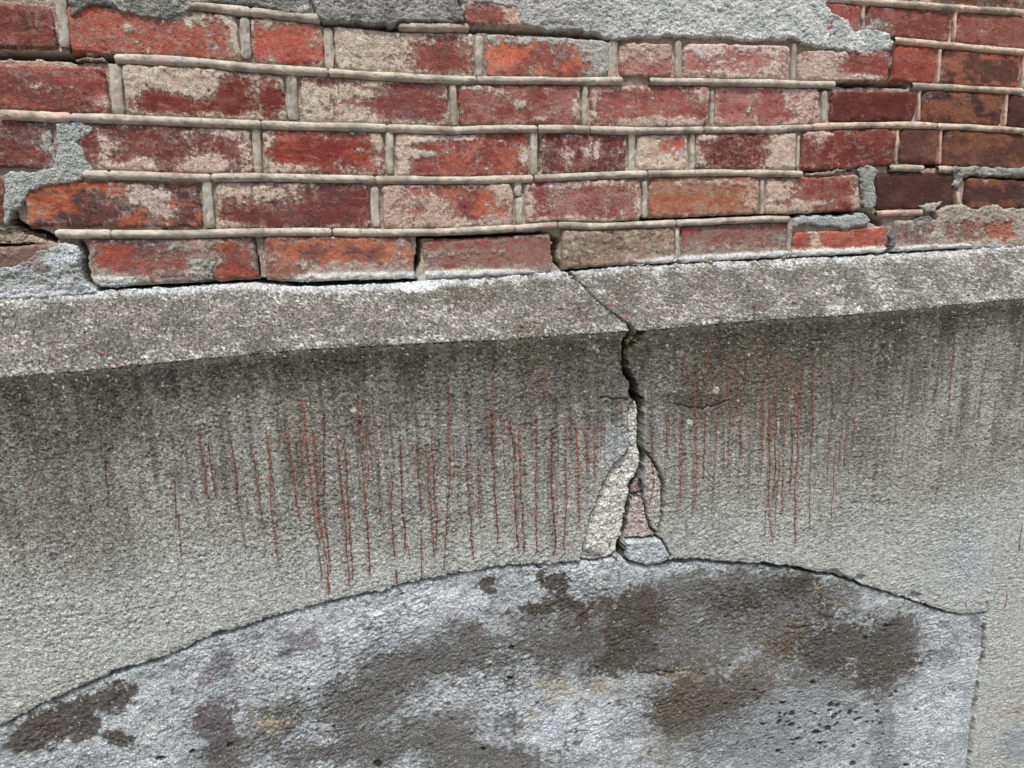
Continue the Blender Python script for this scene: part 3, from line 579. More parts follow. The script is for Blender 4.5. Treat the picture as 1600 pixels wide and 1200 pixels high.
# row, u0, u1, colour A, colour B, smear base, smear colour, [(cx,cy,rx,ry,val)], top px shift, bottom px shift
B_ = [
 ('ab',100,290,(120,60,55),(100,55,52),.2,GREY,[],0,0),('ab',300,480,(120,60,55),(100,55,52),.2,GREY,[],0,0),('ab',490,712,(120,60,55),(100,55,52),.2,GREY,[],0,0),
 ('ab',722,900,(168,84,78),(140,70,66),.42,PINKB,[(760,25,30,12,-.5),(815,15,25,20,.6)],0,0),('ab',912,1140,(150,75,68),(120,60,55),.4,GREY,[],0,0),
 ('ab',1152,1343,(172,76,66),(150,66,60),0,GREY,[],0,0),('ab',1354,1488,(136,58,52),(150,76,70),.05,GREY,[(1372,40,20,14,.5)],0,0),('ab',1497,1650,(150,82,74),(150,66,54),0,PINKB,[(1540,40,40,12,.25)],0,0),
 ('bc',-185,93,(112,50,48),(134,60,54),.06,PINKB,[],0,-4),('bc',110,377,(176,78,64),(158,84,84),.10,BEIGE,[(372,50,16,40,.7),(300,26,60,10,.5),(200,44,8,6,.6),(225,52,6,5,.5),(215,68,10,6,.4)],0,0),
 ('bc',396,507,(190,84,70),(172,72,60),.50,BEIGE,[(448,60,40,20,-.75),(475,90,34,13,-.6),(405,80,10,20,-.4)],0,0),
 ('bc',524,742,(150,66,58),(128,66,56),.72,BEIGE,[(692,92,40,26,-1.0),(620,88,14,6,-.4)],0,0),
 ('bc',757,952,(212,100,68),(150,66,56),.08,GREY,[(940,88,26,34,.75),(850,62,110,9,.5),(890,80,26,12,.3)],0,0),
 ('bc',967,1051,(190,122,118),(170,90,84),.34,(184,160,148),[(1005,84,34,14,.35),(1000,112,36,8,-.3)],1,-2),
 ('bc',1068,1232,(170,82,82),(190,120,116),.52,(204,186,176),[(1150,96,46,18,-.28),(1078,100,10,12,-.8),(1100,75,30,10,.5)],0,0),
 ('bc',1248,1389,(142,62,58),(160,72,64),.04,(190,172,160),[(1275,106,34,24,.9),(1330,122,60,5,.6),(1340,80,50,10,.4)],8,0),
 ('bc',1397,1464,(172,72,56),(150,62,52),0,PINKB,[],0,0),('bc',1473,1596,(166,88,68),(92,52,46),0,PINKB,[],0,0),('bc',1604,1760,(140,70,60),(92,52,46),0,PINKB,[],0,0),
 ('cd',-95,171,(156,66,58),(122,56,54),.06,PINKB,[(165,160,12,10,.55),(60,137,8,4,.6),(114,137,3,3,.6)],4,0),
 ('cd',196,447,(124,42,36),(140,50,42),.58,BEIGE,[(250,160,40,13,-.95),(362,148,26,26,-.95),(310,172,50,8,-.5),(430,158,26,22,-.7),(285,130,60,18,.3)],0,0),
 ('cd',470,700,(140,62,60),(128,78,84),.62,(196,184,166),[(650,165,46,24,-1.0),(640,138,40,8,-.6),(570,162,40,6,-.45),(505,128,30,8,-.5),(690,150,10,20,-.1)],0,0),
 ('cd',716,908,(144,58,54),(160,92,92),.08,BEIGE,[(812,163,11,6,.85),(790,146,26,6,.45),(842,186,10,4,.7),(735,138,18,5,.6),(900,165,8,30,.4)],0,0),
 ('cd',921,1108,(168,80,74),(134,62,62),.18,PINKB,[(1040,190,70,7,.6),(940,140,26,6,.5),(1090,150,20,14,.3),(928,165,6,25,.4)],0,0),
 ('cd',1118,1280,(160,78,78),(176,110,108),.38,(202,178,168),[(1145,168,20,24,-.6),(1208,172,26,20,-.5),(1250,165,20,30,.3)],0,0),
 ('cd',1298,1431,(98,38,32),(112,44,38),-.05,PINKB,[(1296,165,5,20,.6)],4,0),('cd',1441,1567,(136,80,54),(76,42,38),-.05,GREY,[(1445,150,12,8,.4)],0,0),('cd',1577,1720,(88,46,44),(76,42,38),-.1,GREY,[],0,0),
 ('de',-165,86,(122,50,46),(104,56,58),.05,GREY,[(74,215,16,14,.6),(82,245,12,14,.5)],0,0),
 ('de',124,395,(124,52,48),(112,54,54),.16,(196,176,164),[(165,232,11,30,.42),(320,254,30,14,.9),(215,260,30,9,.75),(350,206,40,8,.55),(385,240,10,30,.4),(180,262,20,5,.4)],0,0),
 ('de',412,601,(142,48,40),(172,68,50),.22,(198,182,168),[(500,235,74,18,-.5),(560,236,10,4,.8),(590,230,10,30,.5),(455,262,30,7,.5),(420,230,8,30,.3)],0,0),
 ('de',618,826,(150,58,52),(176,84,62),.10,(200,184,170),[(652,214,30,10,.8),(625,225,12,30,.6),(640,240,40,6,.6),(715,216,34,7,.6),(628,262,14,12,.7),(820,250,8,20,.5)],0,0),
 ('de',846,979,(118,44,42),(104,48,50),.16,(196,176,168),[(885,245,8,20,.35),(915,238,5,12,.5),(932,235,5,16,.5),(958,238,8,8,.4)],0,0),
 ('de',995,1074,(180,104,96),(200,90,70),.66,(206,190,172),[(1045,228,16,10,-.4),(1062,225,6,12,-.6)],0,0),
 ('de',1087,1243,(128,44,40),(106,42,40),.14,(200,182,168),[(1105,214,16,7,.8),(1222,238,24,36,.8),(1095,250,8,14,.3)],0,0),
 ('de',1252,1397,(132,50,44),(112,42,38),0,(206,178,166),[(1277,213,15,14,.85),(1298,211,5,3,.6)],0,0),
 ('de',1405,1464,(96,56,50),(122,74,54),-.1,PINKB,[],0,-3),('de',1474,1660,(132,78,54),(96,54,46),-.05,GREY,[],0,-1),
 ('ef',-140,12,(140,56,44),(110,50,44),.1,GREY,[],0,-12),
 ('ef',38,315,(188,88,46),(92,52,52),.02,(186,176,166),[(225,302,46,16,.7),(255,330,26,14,.65),(60,345,10,14,.3)],3,-4),
 ('ef',338,578,(122,52,52),(108,58,62),.34,(194,178,162),[(430,340,80,12,-.6),(530,318,42,24,-.8),(400,300,60,13,.35),(360,350,30,5,.4)],0,0),
 ('ef',597,802,(142,64,62),(196,92,56),.62,(190,168,156),[(738,322,22,18,-.85),(690,300,50,9,-.45),(640,325,30,10,-.15),(782,330,14,14,-.35)],0,0),
 ('ef',819,1001,(142,58,58),(158,98,96),.20,(196,176,162),[(828,320,8,26,.5),(900,290,60,5,.4),(996,320,6,20,.4),(900,344,60,5,.4)],0,-2),
 ('ef',1014,1184,(172,92,60),(164,120,102),.12,(186,158,140),[(1100,286,80,6,.4),(1170,310,30,24,.3)],0,-5),
 ('ef',1196,1340,(142,52,44),(150,76,70),.06,(192,172,158),[(1213,298,26,16,.9),(1255,322,16,8,.8),(1215,328,26,8,.6),(1334,305,6,24,.6),(1285,318,10,6,.5)],0,-4),
 ('ef',1367,1488,(86,46,42),(72,40,38),-.1,GREY,[],0,-1),('ef',1506,1660,(82,48,44),(128,76,52),-.05,GREY,[(1536,285,6,6,.6)],8,-2),
 ('fg',-150,86,(128,98,86),(110,84,74),.3,BROWN,[],6,0),
 ('fg',142,402,(166,72,56),(124,76,72),.30,(150,140,130),[(193,408,22,24,-.6),(300,380,60,10,.4),(316,420,24,22,.5),(175,430,40,10,.6),(365,425,26,14,-.5),(362,395,14,20,-.3)],0,-2),
 ('fg',414,647,(190,102,64),(132,76,68),.25,(168,150,138),[(520,390,80,12,-.4),(560,420,80,10,.4),(630,395,12,24,.2)],0,-2),
 ('fg',662,862,(160,76,72),(150,104,100),.36,(158,144,134),[(740,380,90,10,-.4),(765,408,12,8,-.8),(700,412,8,6,-.6),(830,395,30,14,-.4)],6,-2),
 ('fg',878,1053,(146,122,106),(120,94,84),.55,(148,134,118),[],0,-3),
 ('fg',1064,1228,(156,76,76),(138,112,104),.25,(146,134,124),[(1110,365,40,10,-.5),(1150,398,90,14,.6)],0,-2),
 ('fg',1238,1382,(190,84,68),(160,76,68),-.02,(198,176,158),[(1272,372,9,18,.9),(1365,350,10,6,.4)],18,-2),
 ('fg',1392,1660,(150,80,74),(120,80,74),.45,(160,150,140),[],8,-2),
]
def brick(row, u0, u1, ca, cb, sb, scol, bl, dt, db, seed, res=2.0, X01=None, fixed=None):
    if X01 is None:
        vm_ = {'ab':30,'bc':90,'cd':155,'de':235,'ef':315,'fg':405}[row]
        X0 = float(on_plane(u0, vm_)[0]); X1 = float(on_plane(u1, vm_)[0])
    else: X0, X1 = X01
    rs = np.random.RandomState(seed)
    def mute(q):
        q = np.array(q, float); g = q @ np.array([.3, .55, .15]); q = q * np.array([1., .99, .92]); return q * .77 + g * .23 + 2
    ca, cb = mute(ca), mute(cb)
    if -.04 < sb and u0 < 1290: sb = sb + .07
    nx = max(14, int(abs(u1 - u0) / res)); 
    nz = max(6, int((64 if row != 'x' else 64) / res)) if res < 5 else 7
    s = np.linspace(0, 1, nx); t = np.linspace(0, 1, nz)
    S, T = np.meshgrid(s, t)
    X = X0 + (X1 - X0) * S
    mpp = 0.067 / 84.0
    hb = 5.3 * mpp
    if fixed is None:
        zt = jz(row[0], X) - hb * 1.0 - dt * mpp; zb = jz(row[1], X) + hb * (0.9 if row[1] != 'g' else 0.0) - db * mpp
    else:
        zt = fixed[1] + 0 * X; zb = fixed[0] + 0 * X
    # worn, uneven outline
    e = 0.0011
    zt = zt + e * fbm(X * 60, X * 0 + seed, 300, 3) - 0.0004; zb = zb + e * 1.2 * fbm(X * 60, X * 0 + seed, 301, 3)
    Z = zb + (zt - zb) * (1 - T)
    X = X + e * fbm(Z * 70, Z * 0 + seed, 302, 3) * (2 * np.abs(S - .5)) ** 3
    # rounded corners
    w = abs(X1 - X0); hgt = np.abs(zt - zb)
    dx = np.minimum(S, 1 - S) * w; dz_ = np.minimum(T, 1 - T) * hgt
    de = np.minimum(dx, dz_); dcor = np.hypot(np.maximum(0.009 - dx, 0), np.maximum(0.009 - dz_, 0))
    pr = rs.uniform(0.0004, 0.0026); tx, tz = rs.normal(0, .007, 2)
    chp = np.clip(fbm(X * 55, Z * 55, 310 + seed, 3), 0, 1)
    Y = -pr + tx * (X - X.mean()) + tz * (Z - Z.mean())
    Y = Y + 0.0022 * (1 - ss(0, 0.0022, de)) + 0.005 * ss(0.75, 1.25, dcor / 0.009) + 0.004 * chp * (1 - ss(0, 0.008, de))
    Y = Y - 0.0009 * fbm(X * 35, Z * 35, 320, 4) - 0.00035 * fbm(X * 220, Z * 260, 330, 3)
    pit = ss(.55, .8, fbm(X * 260, Z * 260, 335 + seed, 3, .7)); Y = Y + 0.0010 * pit
    U_, V_ = proj(X, 0 * X, Z)
    f = np.full(X.shape, float(sb)) 
    for b in bl: f += b[4] * blob(U_, V_, b[0], b[1], b[2] * 1.1, b[3] * 1.1)
    f += 0.34 * fbm(X * 38, Z * 60, 340 + seed, 4, .6) + 0.20 * fbm(X * 160, Z * 160, 341, 3) + .13 * fbm(X * 210, Z * 45, 342 + seed, 3) + (0.30 if sb > -.04 and scol != BROWN else .03) * np.exp(-de / 0.0035)
    k = ss(-.22, .22, fbm(X * 20, Z * 34, 350 + seed, 5, .62) + rs.uniform(-.12, .12))
    c = mixc(lin(ca), lin(cb), k)
    c = mixc(c, lin(ca) * .62, .55 * ss(.1, .8, fbm(X * 75, Z * 75, 360 + seed, 3)))
    c = mixc(c, lin((196,150,140)), .16 * ss(.1, .8, fbm(X * 30, Z * 55, 361 + seed, 4)) * (1 if sb > -.04 else .35))
    c = c * (1 + .24 * fbm(X * 260, Z * 260, 362, 3, .7))[..., None]
    c = mixc(c, lin((60,34,30)), .5 * pit)
    c = mixc(c, lin((190,164,152)), .30 * ss(.2, .75, fbm(X * 60, Z * 160, 363 + seed, 4, .65)) * (1 if sb > .04 else .2))
    sc = mixc(lin(scol), lin((212,204,190)), .5 * ss(-.1, .8, fbm(X * 90, Z * 90, 370 + seed, 3)))
    sc = mixc(sc, lin((176,138,126)), .45 * ss(0, .7, fbm(X * 40, Z * 40, 371 + seed, 3)) * (scol not in (GREY,)))
    sc = mixc(sc, lin((120,108,96)), .45 * ss(.15, .7, fbm(X * 150, Z * 170, 372 + seed, 3)))
    if row == 'fg':
        wt = np.exp(-((1 - T) * hgt / 0.010) ** 2) * ss(0, 1, sum(blob(U_, V_, *b) for b in [(540,430,80,16),(740,430,110,14),(1120,402,140,16),(1310,393,80,10),(1500,388,110,8),(175,438,40,16)]) * 1.3)
        f += 1.1 * wt; sc = mixc(sc, lin(WHT), .9 * ss(.2, .7, wt + .1 * fbm(X * 120, Z * 120, 380, 3)))
        Y = Y - .0015 * ss(.3, .7, wt)
    wn = np.random.RandomState(seed + 5).normal(0, 1, X.shape)
    sm = ss(.38, .62, f); Y = Y - .00022 * wn * (.35 + .65 * sm); sc = sc * np.clip(1 + .16 * wn, .5, 1.5)[..., None]; Y = Y - 0.0013 * sm * (0.7 + 0.5 * fbm(X * 120, Z * 120, 381, 3))
    Vf = np.stack([X, Y, Z], -1).reshape(-1, 3); q = gridq(nz, nx)[:, ::-1][:, ::-1]
    I = np.arange(nz * nx).reshape(nz, nx)
    ring = np.concatenate([I[0, :], I[1:, -1], I[-1, -2::-1], I[-2:0:-1, 0]])
    Vb = Vf[ring].copy(); Vb[:, 1] = 0.055; n0 = len(Vf); m_ = len(ring)
    j = np.arange(m_); sq = np.stack([ring[j], ring[(j + 1) % m_], n0 + (j + 1) % m_, n0 + j], -1)
    Va = np.concatenate([Vf, Vb]); 
    cc = c.reshape(-1, 3); s2 = sc.reshape(-1, 3); ff = f.ravel()
    return mk('brick', Va, np.concatenate([q, sq]), M_BRICK, wall,
              {'col': np.concatenate([cc, cc[ring] * .8]), 'scol': np.concatenate([s2, s2[ring]]), 'smear': np.concatenate([ff, np.full(m_, .2)])})
for i, b in enumerate(B_): brick(*b, seed=10 + i)
# bricks beyond the frame, coarser, in the same bond
rs = np.random.RandomState(3)
PAL = [((150,62,54),(120,54,50)),((170,80,62),(140,70,60)),((112,50,46),(90,46,42)),((160,86,80),(140,70,66))]
def filler(row, xa, xb, fixed=None, seed=900):
    x = xa; k = 0
    while x < xb - 0.04:
        w = min(0.205, xb - x); ca, cb = PAL[rs.randint(4)]
        brick(row, 0, 200, ca, cb, rs.uniform(-.05, .4), BEIGE, [], 0, 0, seed + k, res=6, X01=(x, x + w), fixed=fixed)
        x += 0.216; k += 1
rows = ['ab', 'bc', 'cd', 'de', 'ef', 'fg']
for r_i, r in enumerate(rows):
    bs = [b for b in B_ if b[0] == r]; vm_ = {'ab':30,'bc':90,'cd':155,'de':235,'ef':315,'fg':405}[r]
    xa = float(on_plane(min(b[1] for b in bs), vm_)[0]); xb = float(on_plane(max(b[2] for b in bs), vm_)[0])
    k = int((xa - (XL - EXT)) / 0.216)
    filler(r, xa - 0.216 * k, xa - 0.008, seed=900 + 40 * r_i); filler(r, xb + 0.01, XR + EXT, seed=920 + 40 * r_i)
za = float(jz('a', np.array(0.2)))
PITCH = 0.0675
for k in range(7):
    z0 = za + k * PITCH
    if k == 0:
        for (xa) in np.arange(XL - EXT, XR + EXT, 0.216):
            ca, cb = PAL[rs.randint(4)]
            zl = float(jz('a', np.array(xa + .1)))
            brick('x', 0, 200, ca, cb, .2, BEIGE, [], 0, 0, 1300 + int(xa * 50) % 97, res=6, X01=(xa, xa + .205), fixed=(zl + .0055, za + PITCH - .005))
    else: filler('x', XL - EXT + (0.108 if k % 2 else 0), XR + EXT, fixed=(z0 + .005, z0 + PITCH - .005), seed=1400 + 30 * k)

# --- mortar bed behind and between the bricks
GAPS = [  # black open joints: polylines of (u, v, width)
 [(-150,84,8),(0,86,8),(80,87,9),(115,90,12),(140,91,9),(178,92,5)], [(108,20,2),(109,80,4)],
 [(500,33,5),(522,42,6),(600,44,7),(640,49,5),(735,51,5)], [(735,47,3),(850,51,3),(920,56,3),(962,64,4)],[(300,17,3),(480,33,4)],
 [(1393,70,5),(1391,100,7),(1391,128,5)], [(1305,131,5),(1418,134,5)], [(1190,140,4),(1300,140,2)],
 [(940,344,4),(1012,343,5),(1100,340,5),(1190,337,5),(1250,337,6),(1300,334,7),(1345,332,7),(1362,340,10),(1375,348,8)],
 [(655,370,5),(760,368,6),(850,367,6),(872,376,6),(866,392,7),(870,408,7),(882,420,7),(900,425,5)],
 [(656,370,5),(654,395,6),(652,410,8),(645,428,8),(625,438,7)],
 [(124,378,5),(132,392,5),(133,418,6),(140,438,7),(152,450,8),(200,452,9),(250,450,7),(330,443,5),(402,439,6),(445,440,5),(466,446,7),(550,443,7),(620,440,7),(648,437,6)],
 [(396,375,3),(400,400,3),(405,430,3)], [(895,424,4),(975,419,5),(1040,416,5),(1100,413,5),(1230,406,5)], [(1238,404,3),(1320,401,3),(1385,397,4),(1385,360,2)],
 [(1385,397,4),(1455,393,4),(1470,386,4),(1485,391,4),(1600,384,3)],
 [(22,335,9),(25,350,8),(55,363,9),(82,372,9)], [(-100,378,4),(0,382,4),(50,383,4)], [(1502,277,5),(1600,279,5),(1700,282,4)], [(1255,268,6),(1330,264,5)],
 [(1440,350,3),(1470,330,4),(1492,318,5),(1488,300,4)], [(1420,262,6),(1490,255,5)],[(180,285,2),(260,360,0)],[(842,212,3),(843,265,3)],[(12,345,9),(34,352,6),(40,362,8)],
]
ux = np.arange(-20, 1620, 2.4); xb_ = axis(list(on_plane(ux, np.full_like(ux, 250.))[0]), XL - EXT, XR + EXT)
zt_ = float(on_plane(800, -25)[1]); zb_ = float(min(LTZ)) - 0.012
zz = np.arange(zt_, zb_, -0.0019); zz = np.r_[np.arange(za + 7 * PITCH, zt_, -0.02), zz]
BX, BZ = np.meshgrid(xb_, zz)
bu, bv = proj(BX, 0 * BX, BZ)
BY = 0.0034 - 0.0022 * fbm(BX * 50, BZ * 50, 400, 4) - 0.0007 * fbm(BX * 260, BZ * 260, 401, 2)
dp = np.full(BX.shape, 1e3)
bw = 2.0 * fbm(BX * 80, BZ * 80, 402, 3)
for gp in GAPS:
    hh = np.array(gp); bx = (bu > hh[:, 0].min() - 12) & (bu < hh[:, 0].max() + 12) & (bv > hh[:, 1].min() - 12) & (bv < hh[:, 1].max() + 12)
    dp[bx] = np.minimum(dp[bx], line_gap(bu[bx] + bw[bx], bv[bx] + bw[bx], gp))
BY += 0.045 * (1 - ss(-1.0, 1.6, dp))
gm_ = ss(-.2, .5, fbm(BX * 12, BZ * 12, 403, 3))
bc = mixc(lin((182,168,150)), lin((164,152,140)), gm_); bc = mixc(bc, lin((150,120,108)), .5 * ss(.1, .7, fbm(BX * 70, BZ * 70, 404, 3)))
bc = mixc(bc, lin((206,198,184)), .6 * ss(.1, .7, fbm(BX * 110, BZ * 110, 405, 3)))
bc = mixc(bc, lin((196,202,202)), .9 * ss(425, 440, bv + (bu - 600) * .04))
bc = mixc(bc, lin((60,52,40)), .8 * (1 - ss(-2, 1, dp)))
mk('mortar_bed', np.stack([BX, BY, BZ], -1).reshape(-1, 3), gridq(*BX.shape), M_MORT, wall, {'col': bc.reshape(-1, 3)})
# solid core so the wall has its thickness
boxmesh('wall_core', XL - EXT, XR + EXT, 0.056, 0.30, 0.0, za + 7 * PITCH, M_MORT, wall, (120, 90, 78))

# --- raised mortar beads
def bead(pts, rad, hgt, seed, col=(190,180,162), base=0.0022, v_=False):
    """pts: pixel polyline; half-round ribbon of mortar"""
    pts = np.array(pts, float); X, Z = on_plane(pts[:, 0], pts[:, 1])
    d = np.r_[0, np.cumsum(np.hypot(np.diff(X), np.diff(Z)))]; n = max(6, int(d[-1] / 0.0026))
    t = np.linspace(0, d[-1], n); x = np.interp(t, d, X); z = np.interp(t, d, Z)
    k = np.ones(7) / 7.
    if n > 16:
        zp = np.pad(z, 3, mode='edge'); xp = np.pad(x, 3, mode='edge')
        if v_: x = np.convolve(xp, k, 'valid')
        else: z = np.convolve(zp, k, 'valid')
    tx, tz = np.gradient(x), np.gradient(z); l = np.hypot(tx, tz); tx /= l; tz /= l
    nx_, nz_ = -tz, tx
    th = np.linspace(-1.25, 1.25, 11) * np.pi / 2 / 1.25
    endd = np.minimum(t, d[-1] - t); er = np.sqrt(np.clip(endd / (rad * .25) + .5, 0, 1))
    r = rad * (1 + .13 * fbm(t * 14 + seed, t * 0 + seed, 500, 2) + .05 * fbm(t * 90, t * 0 + seed, 509, 2)) * er
    h = hgt * (1 + .18 * fbm(t * 16 + seed, t * 0 + seed, 501, 2)) * er
    off = .0005 * fbm(t * 20, t * 0 + seed, 502, 2)
    a = r[:, None] * np.sin(th)[None] + off[:, None]
    Y = base - (h[:, None] + .0008) * np.clip(np.cos(th)[None], 0, 1) ** (.42 if v_ else .62)
    XX_ = x[:, None] + nx_[:, None] * a; ZZ_ = z[:, None] + nz_[:, None] * a
    Y = Y - .00028 * fbm(XX_ * 210, ZZ_ * 210, 503, 3) * 1.3
    Y = Y + .0014 * ss(.6, .8, fbm(XX_ * 150, ZZ_ * 150, 507 + seed, 2)) - .0005 * fbm(XX_ * 260, ZZ_ * 260, 510, 3, .7)
    # a few hairline breaks across the bead
    Y[:, 0] += .004; Y[:, -1] += .004
    c = mixc(lin(col), lin((152,146,134)), ss(-.3, .6, fbm(XX_ * 26, ZZ_ * 26, 504, 3)))
    c = mixc(c, lin((214,206,190)), .55 * ss(.0, .7, fbm(XX_ * 70, ZZ_ * 70, 505, 3)))
    c = mixc(c, lin((190,140,126)), .38 * ss(.25, .8, fbm(XX_ * 18, ZZ_ * 60, 506, 3)))
    c = mixc(c, lin((84,78,68)), .6 * ss(.25, .75, fbm(XX_ * 200, ZZ_ * 200, 508, 3, .7)))
    c = c * np.clip(1 + .22 * gn(XX_ * 420, ZZ_ * 420, 511) + .2 * gn(XX_ * 60, ZZ_ * 60, 512), .4, 1.6)[..., None]
    return mk('mortar_bead', np.stack([XX_, Y, ZZ_], -1).reshape(-1, 3), gridq(n, 11)[:, ::-1], M_BEAD, wall, {'col': c.reshape(-1, 3)})
def jpx(k, u): return np.interp(u, [p[0] for p in JP[k]], [p[1] for p in JP[k]])
HB = {'a': [(1288,1600)], 'b': [(296,392),(392,500),(622,732),(1397,1600)], 'c': [(180,512),(513,744),(745,972),(1014,1303),(1424,1598)],
      'd': [(0,112),(112,408),(409,604),(605,838),(840,920),(921,1098),(1099,1268),(1269,1462),(1463,1600)],
      'e': [(131,172),(172,330),(331,585),(586,832),(834,1010),(1011,1252),(1388,1442),(1465,1486)],
      'f': [(88,174),(175,518),(520,803),(804,870),(871,1055),(1056,1233),(1369,1392),(1392,1440)]}
sd_ = 0
for k, L_ in HB.items():
    for (u0, u1) in L_:
        sd_ += 1; uu = np.arange(u0, u1 + .1, (u1 - u0) / max(2, int((u1 - u0) / 18)))
        px = 1 - 0.12 * (uu.mean() / 1600)
        colr = (188,181,168) if uu.mean() < 1300 and u0 > 0 else (206,184,166)
        if k == 'f' and u0 > 1300: colr = (206,170,156)
        bead(np.stack([uu, jpx(k, uu)], 1), 0.0051 * px, 0.0074 if u0 < 1250 else .0062, sd_, colr)
# joints continue beyond the frame on both sides
for k in 'abcdef':
    for (x0, x1) in [(XL - EXT, XL + .0), (XR - .0, XR + EXT)]:
        if k in 'bcef' and x0 < XL: x1 = XL - .1
        z = float(jz(k, np.array(x1 if x0 < XL else x0)))
        uv = [proj(np.array(x), np.array(0.), np.array(z)) for x in (x0, (x0 + x1) / 2, x1)]
        sd_ += 1; bead([(float(a), float(b)) for a, b in uv], .0054, .0058, sd_)
for k in range(1, 7):
    z = za + k * PITCH; uv = [proj(np.array(x), np.array(0.), np.array(z)) for x in (XL - EXT, 0., XR + EXT)]
    sd_ += 1; bead([(float(a), float(b)) for a, b in uv], .0054, .0058, sd_)
VB = [  # u, v0, v1, width px
 (97,-20,74,17),(384,28,92,16),(514,44,108,16),(749,56,120,15),(957,64,122,20),(1059,64,124,14),(1240,68,126,11),(1467,76,128,9),(1599,84,138,8),
 (1349,-20,32,8),(1492,14,62,9),(183,102,179,19),(457,118,187,19),(708,132,196,14),(914,134,196,12),(1112,142,197,9),(1288,142,192,13),(1436,140,188,8),(1571,146,196,8),
 (402,200,270,14),(609,206,272,15),(834,207,274,15),(987,209,269,15),(1081,209,266,12),(1247,212,262,8),(1401,203,254,8),(1469,203,256,8),
 (325,280,356,17),(586,292,354,15),(809,284,307,15),(811,309,350,15),(1007,283,340,11),(1190,281,334,10),(1497,300,320,10),(1058,356,408,9),(1232,348,402,9),
]
for i, (u, v0, v1, w) in enumerate(VB):
    lean = (u - 980) * -0.0001 * (v1 - v0) * .5
    vv = np.linspace(v0, v1, 6); uu = u - lean + 2 * lean * np.linspace(0, 1, 6) + np.random.RandomState(i).normal(0, .5, 6)
    bead(np.stack([uu, vv], 1), w * .5 * .00066, 0.0040 if w > 9 else .0032, 100 + i, (178,174,163) if u < 1300 else (206,172,158), v_=True)
# vertical joints beyond the frame: left flush

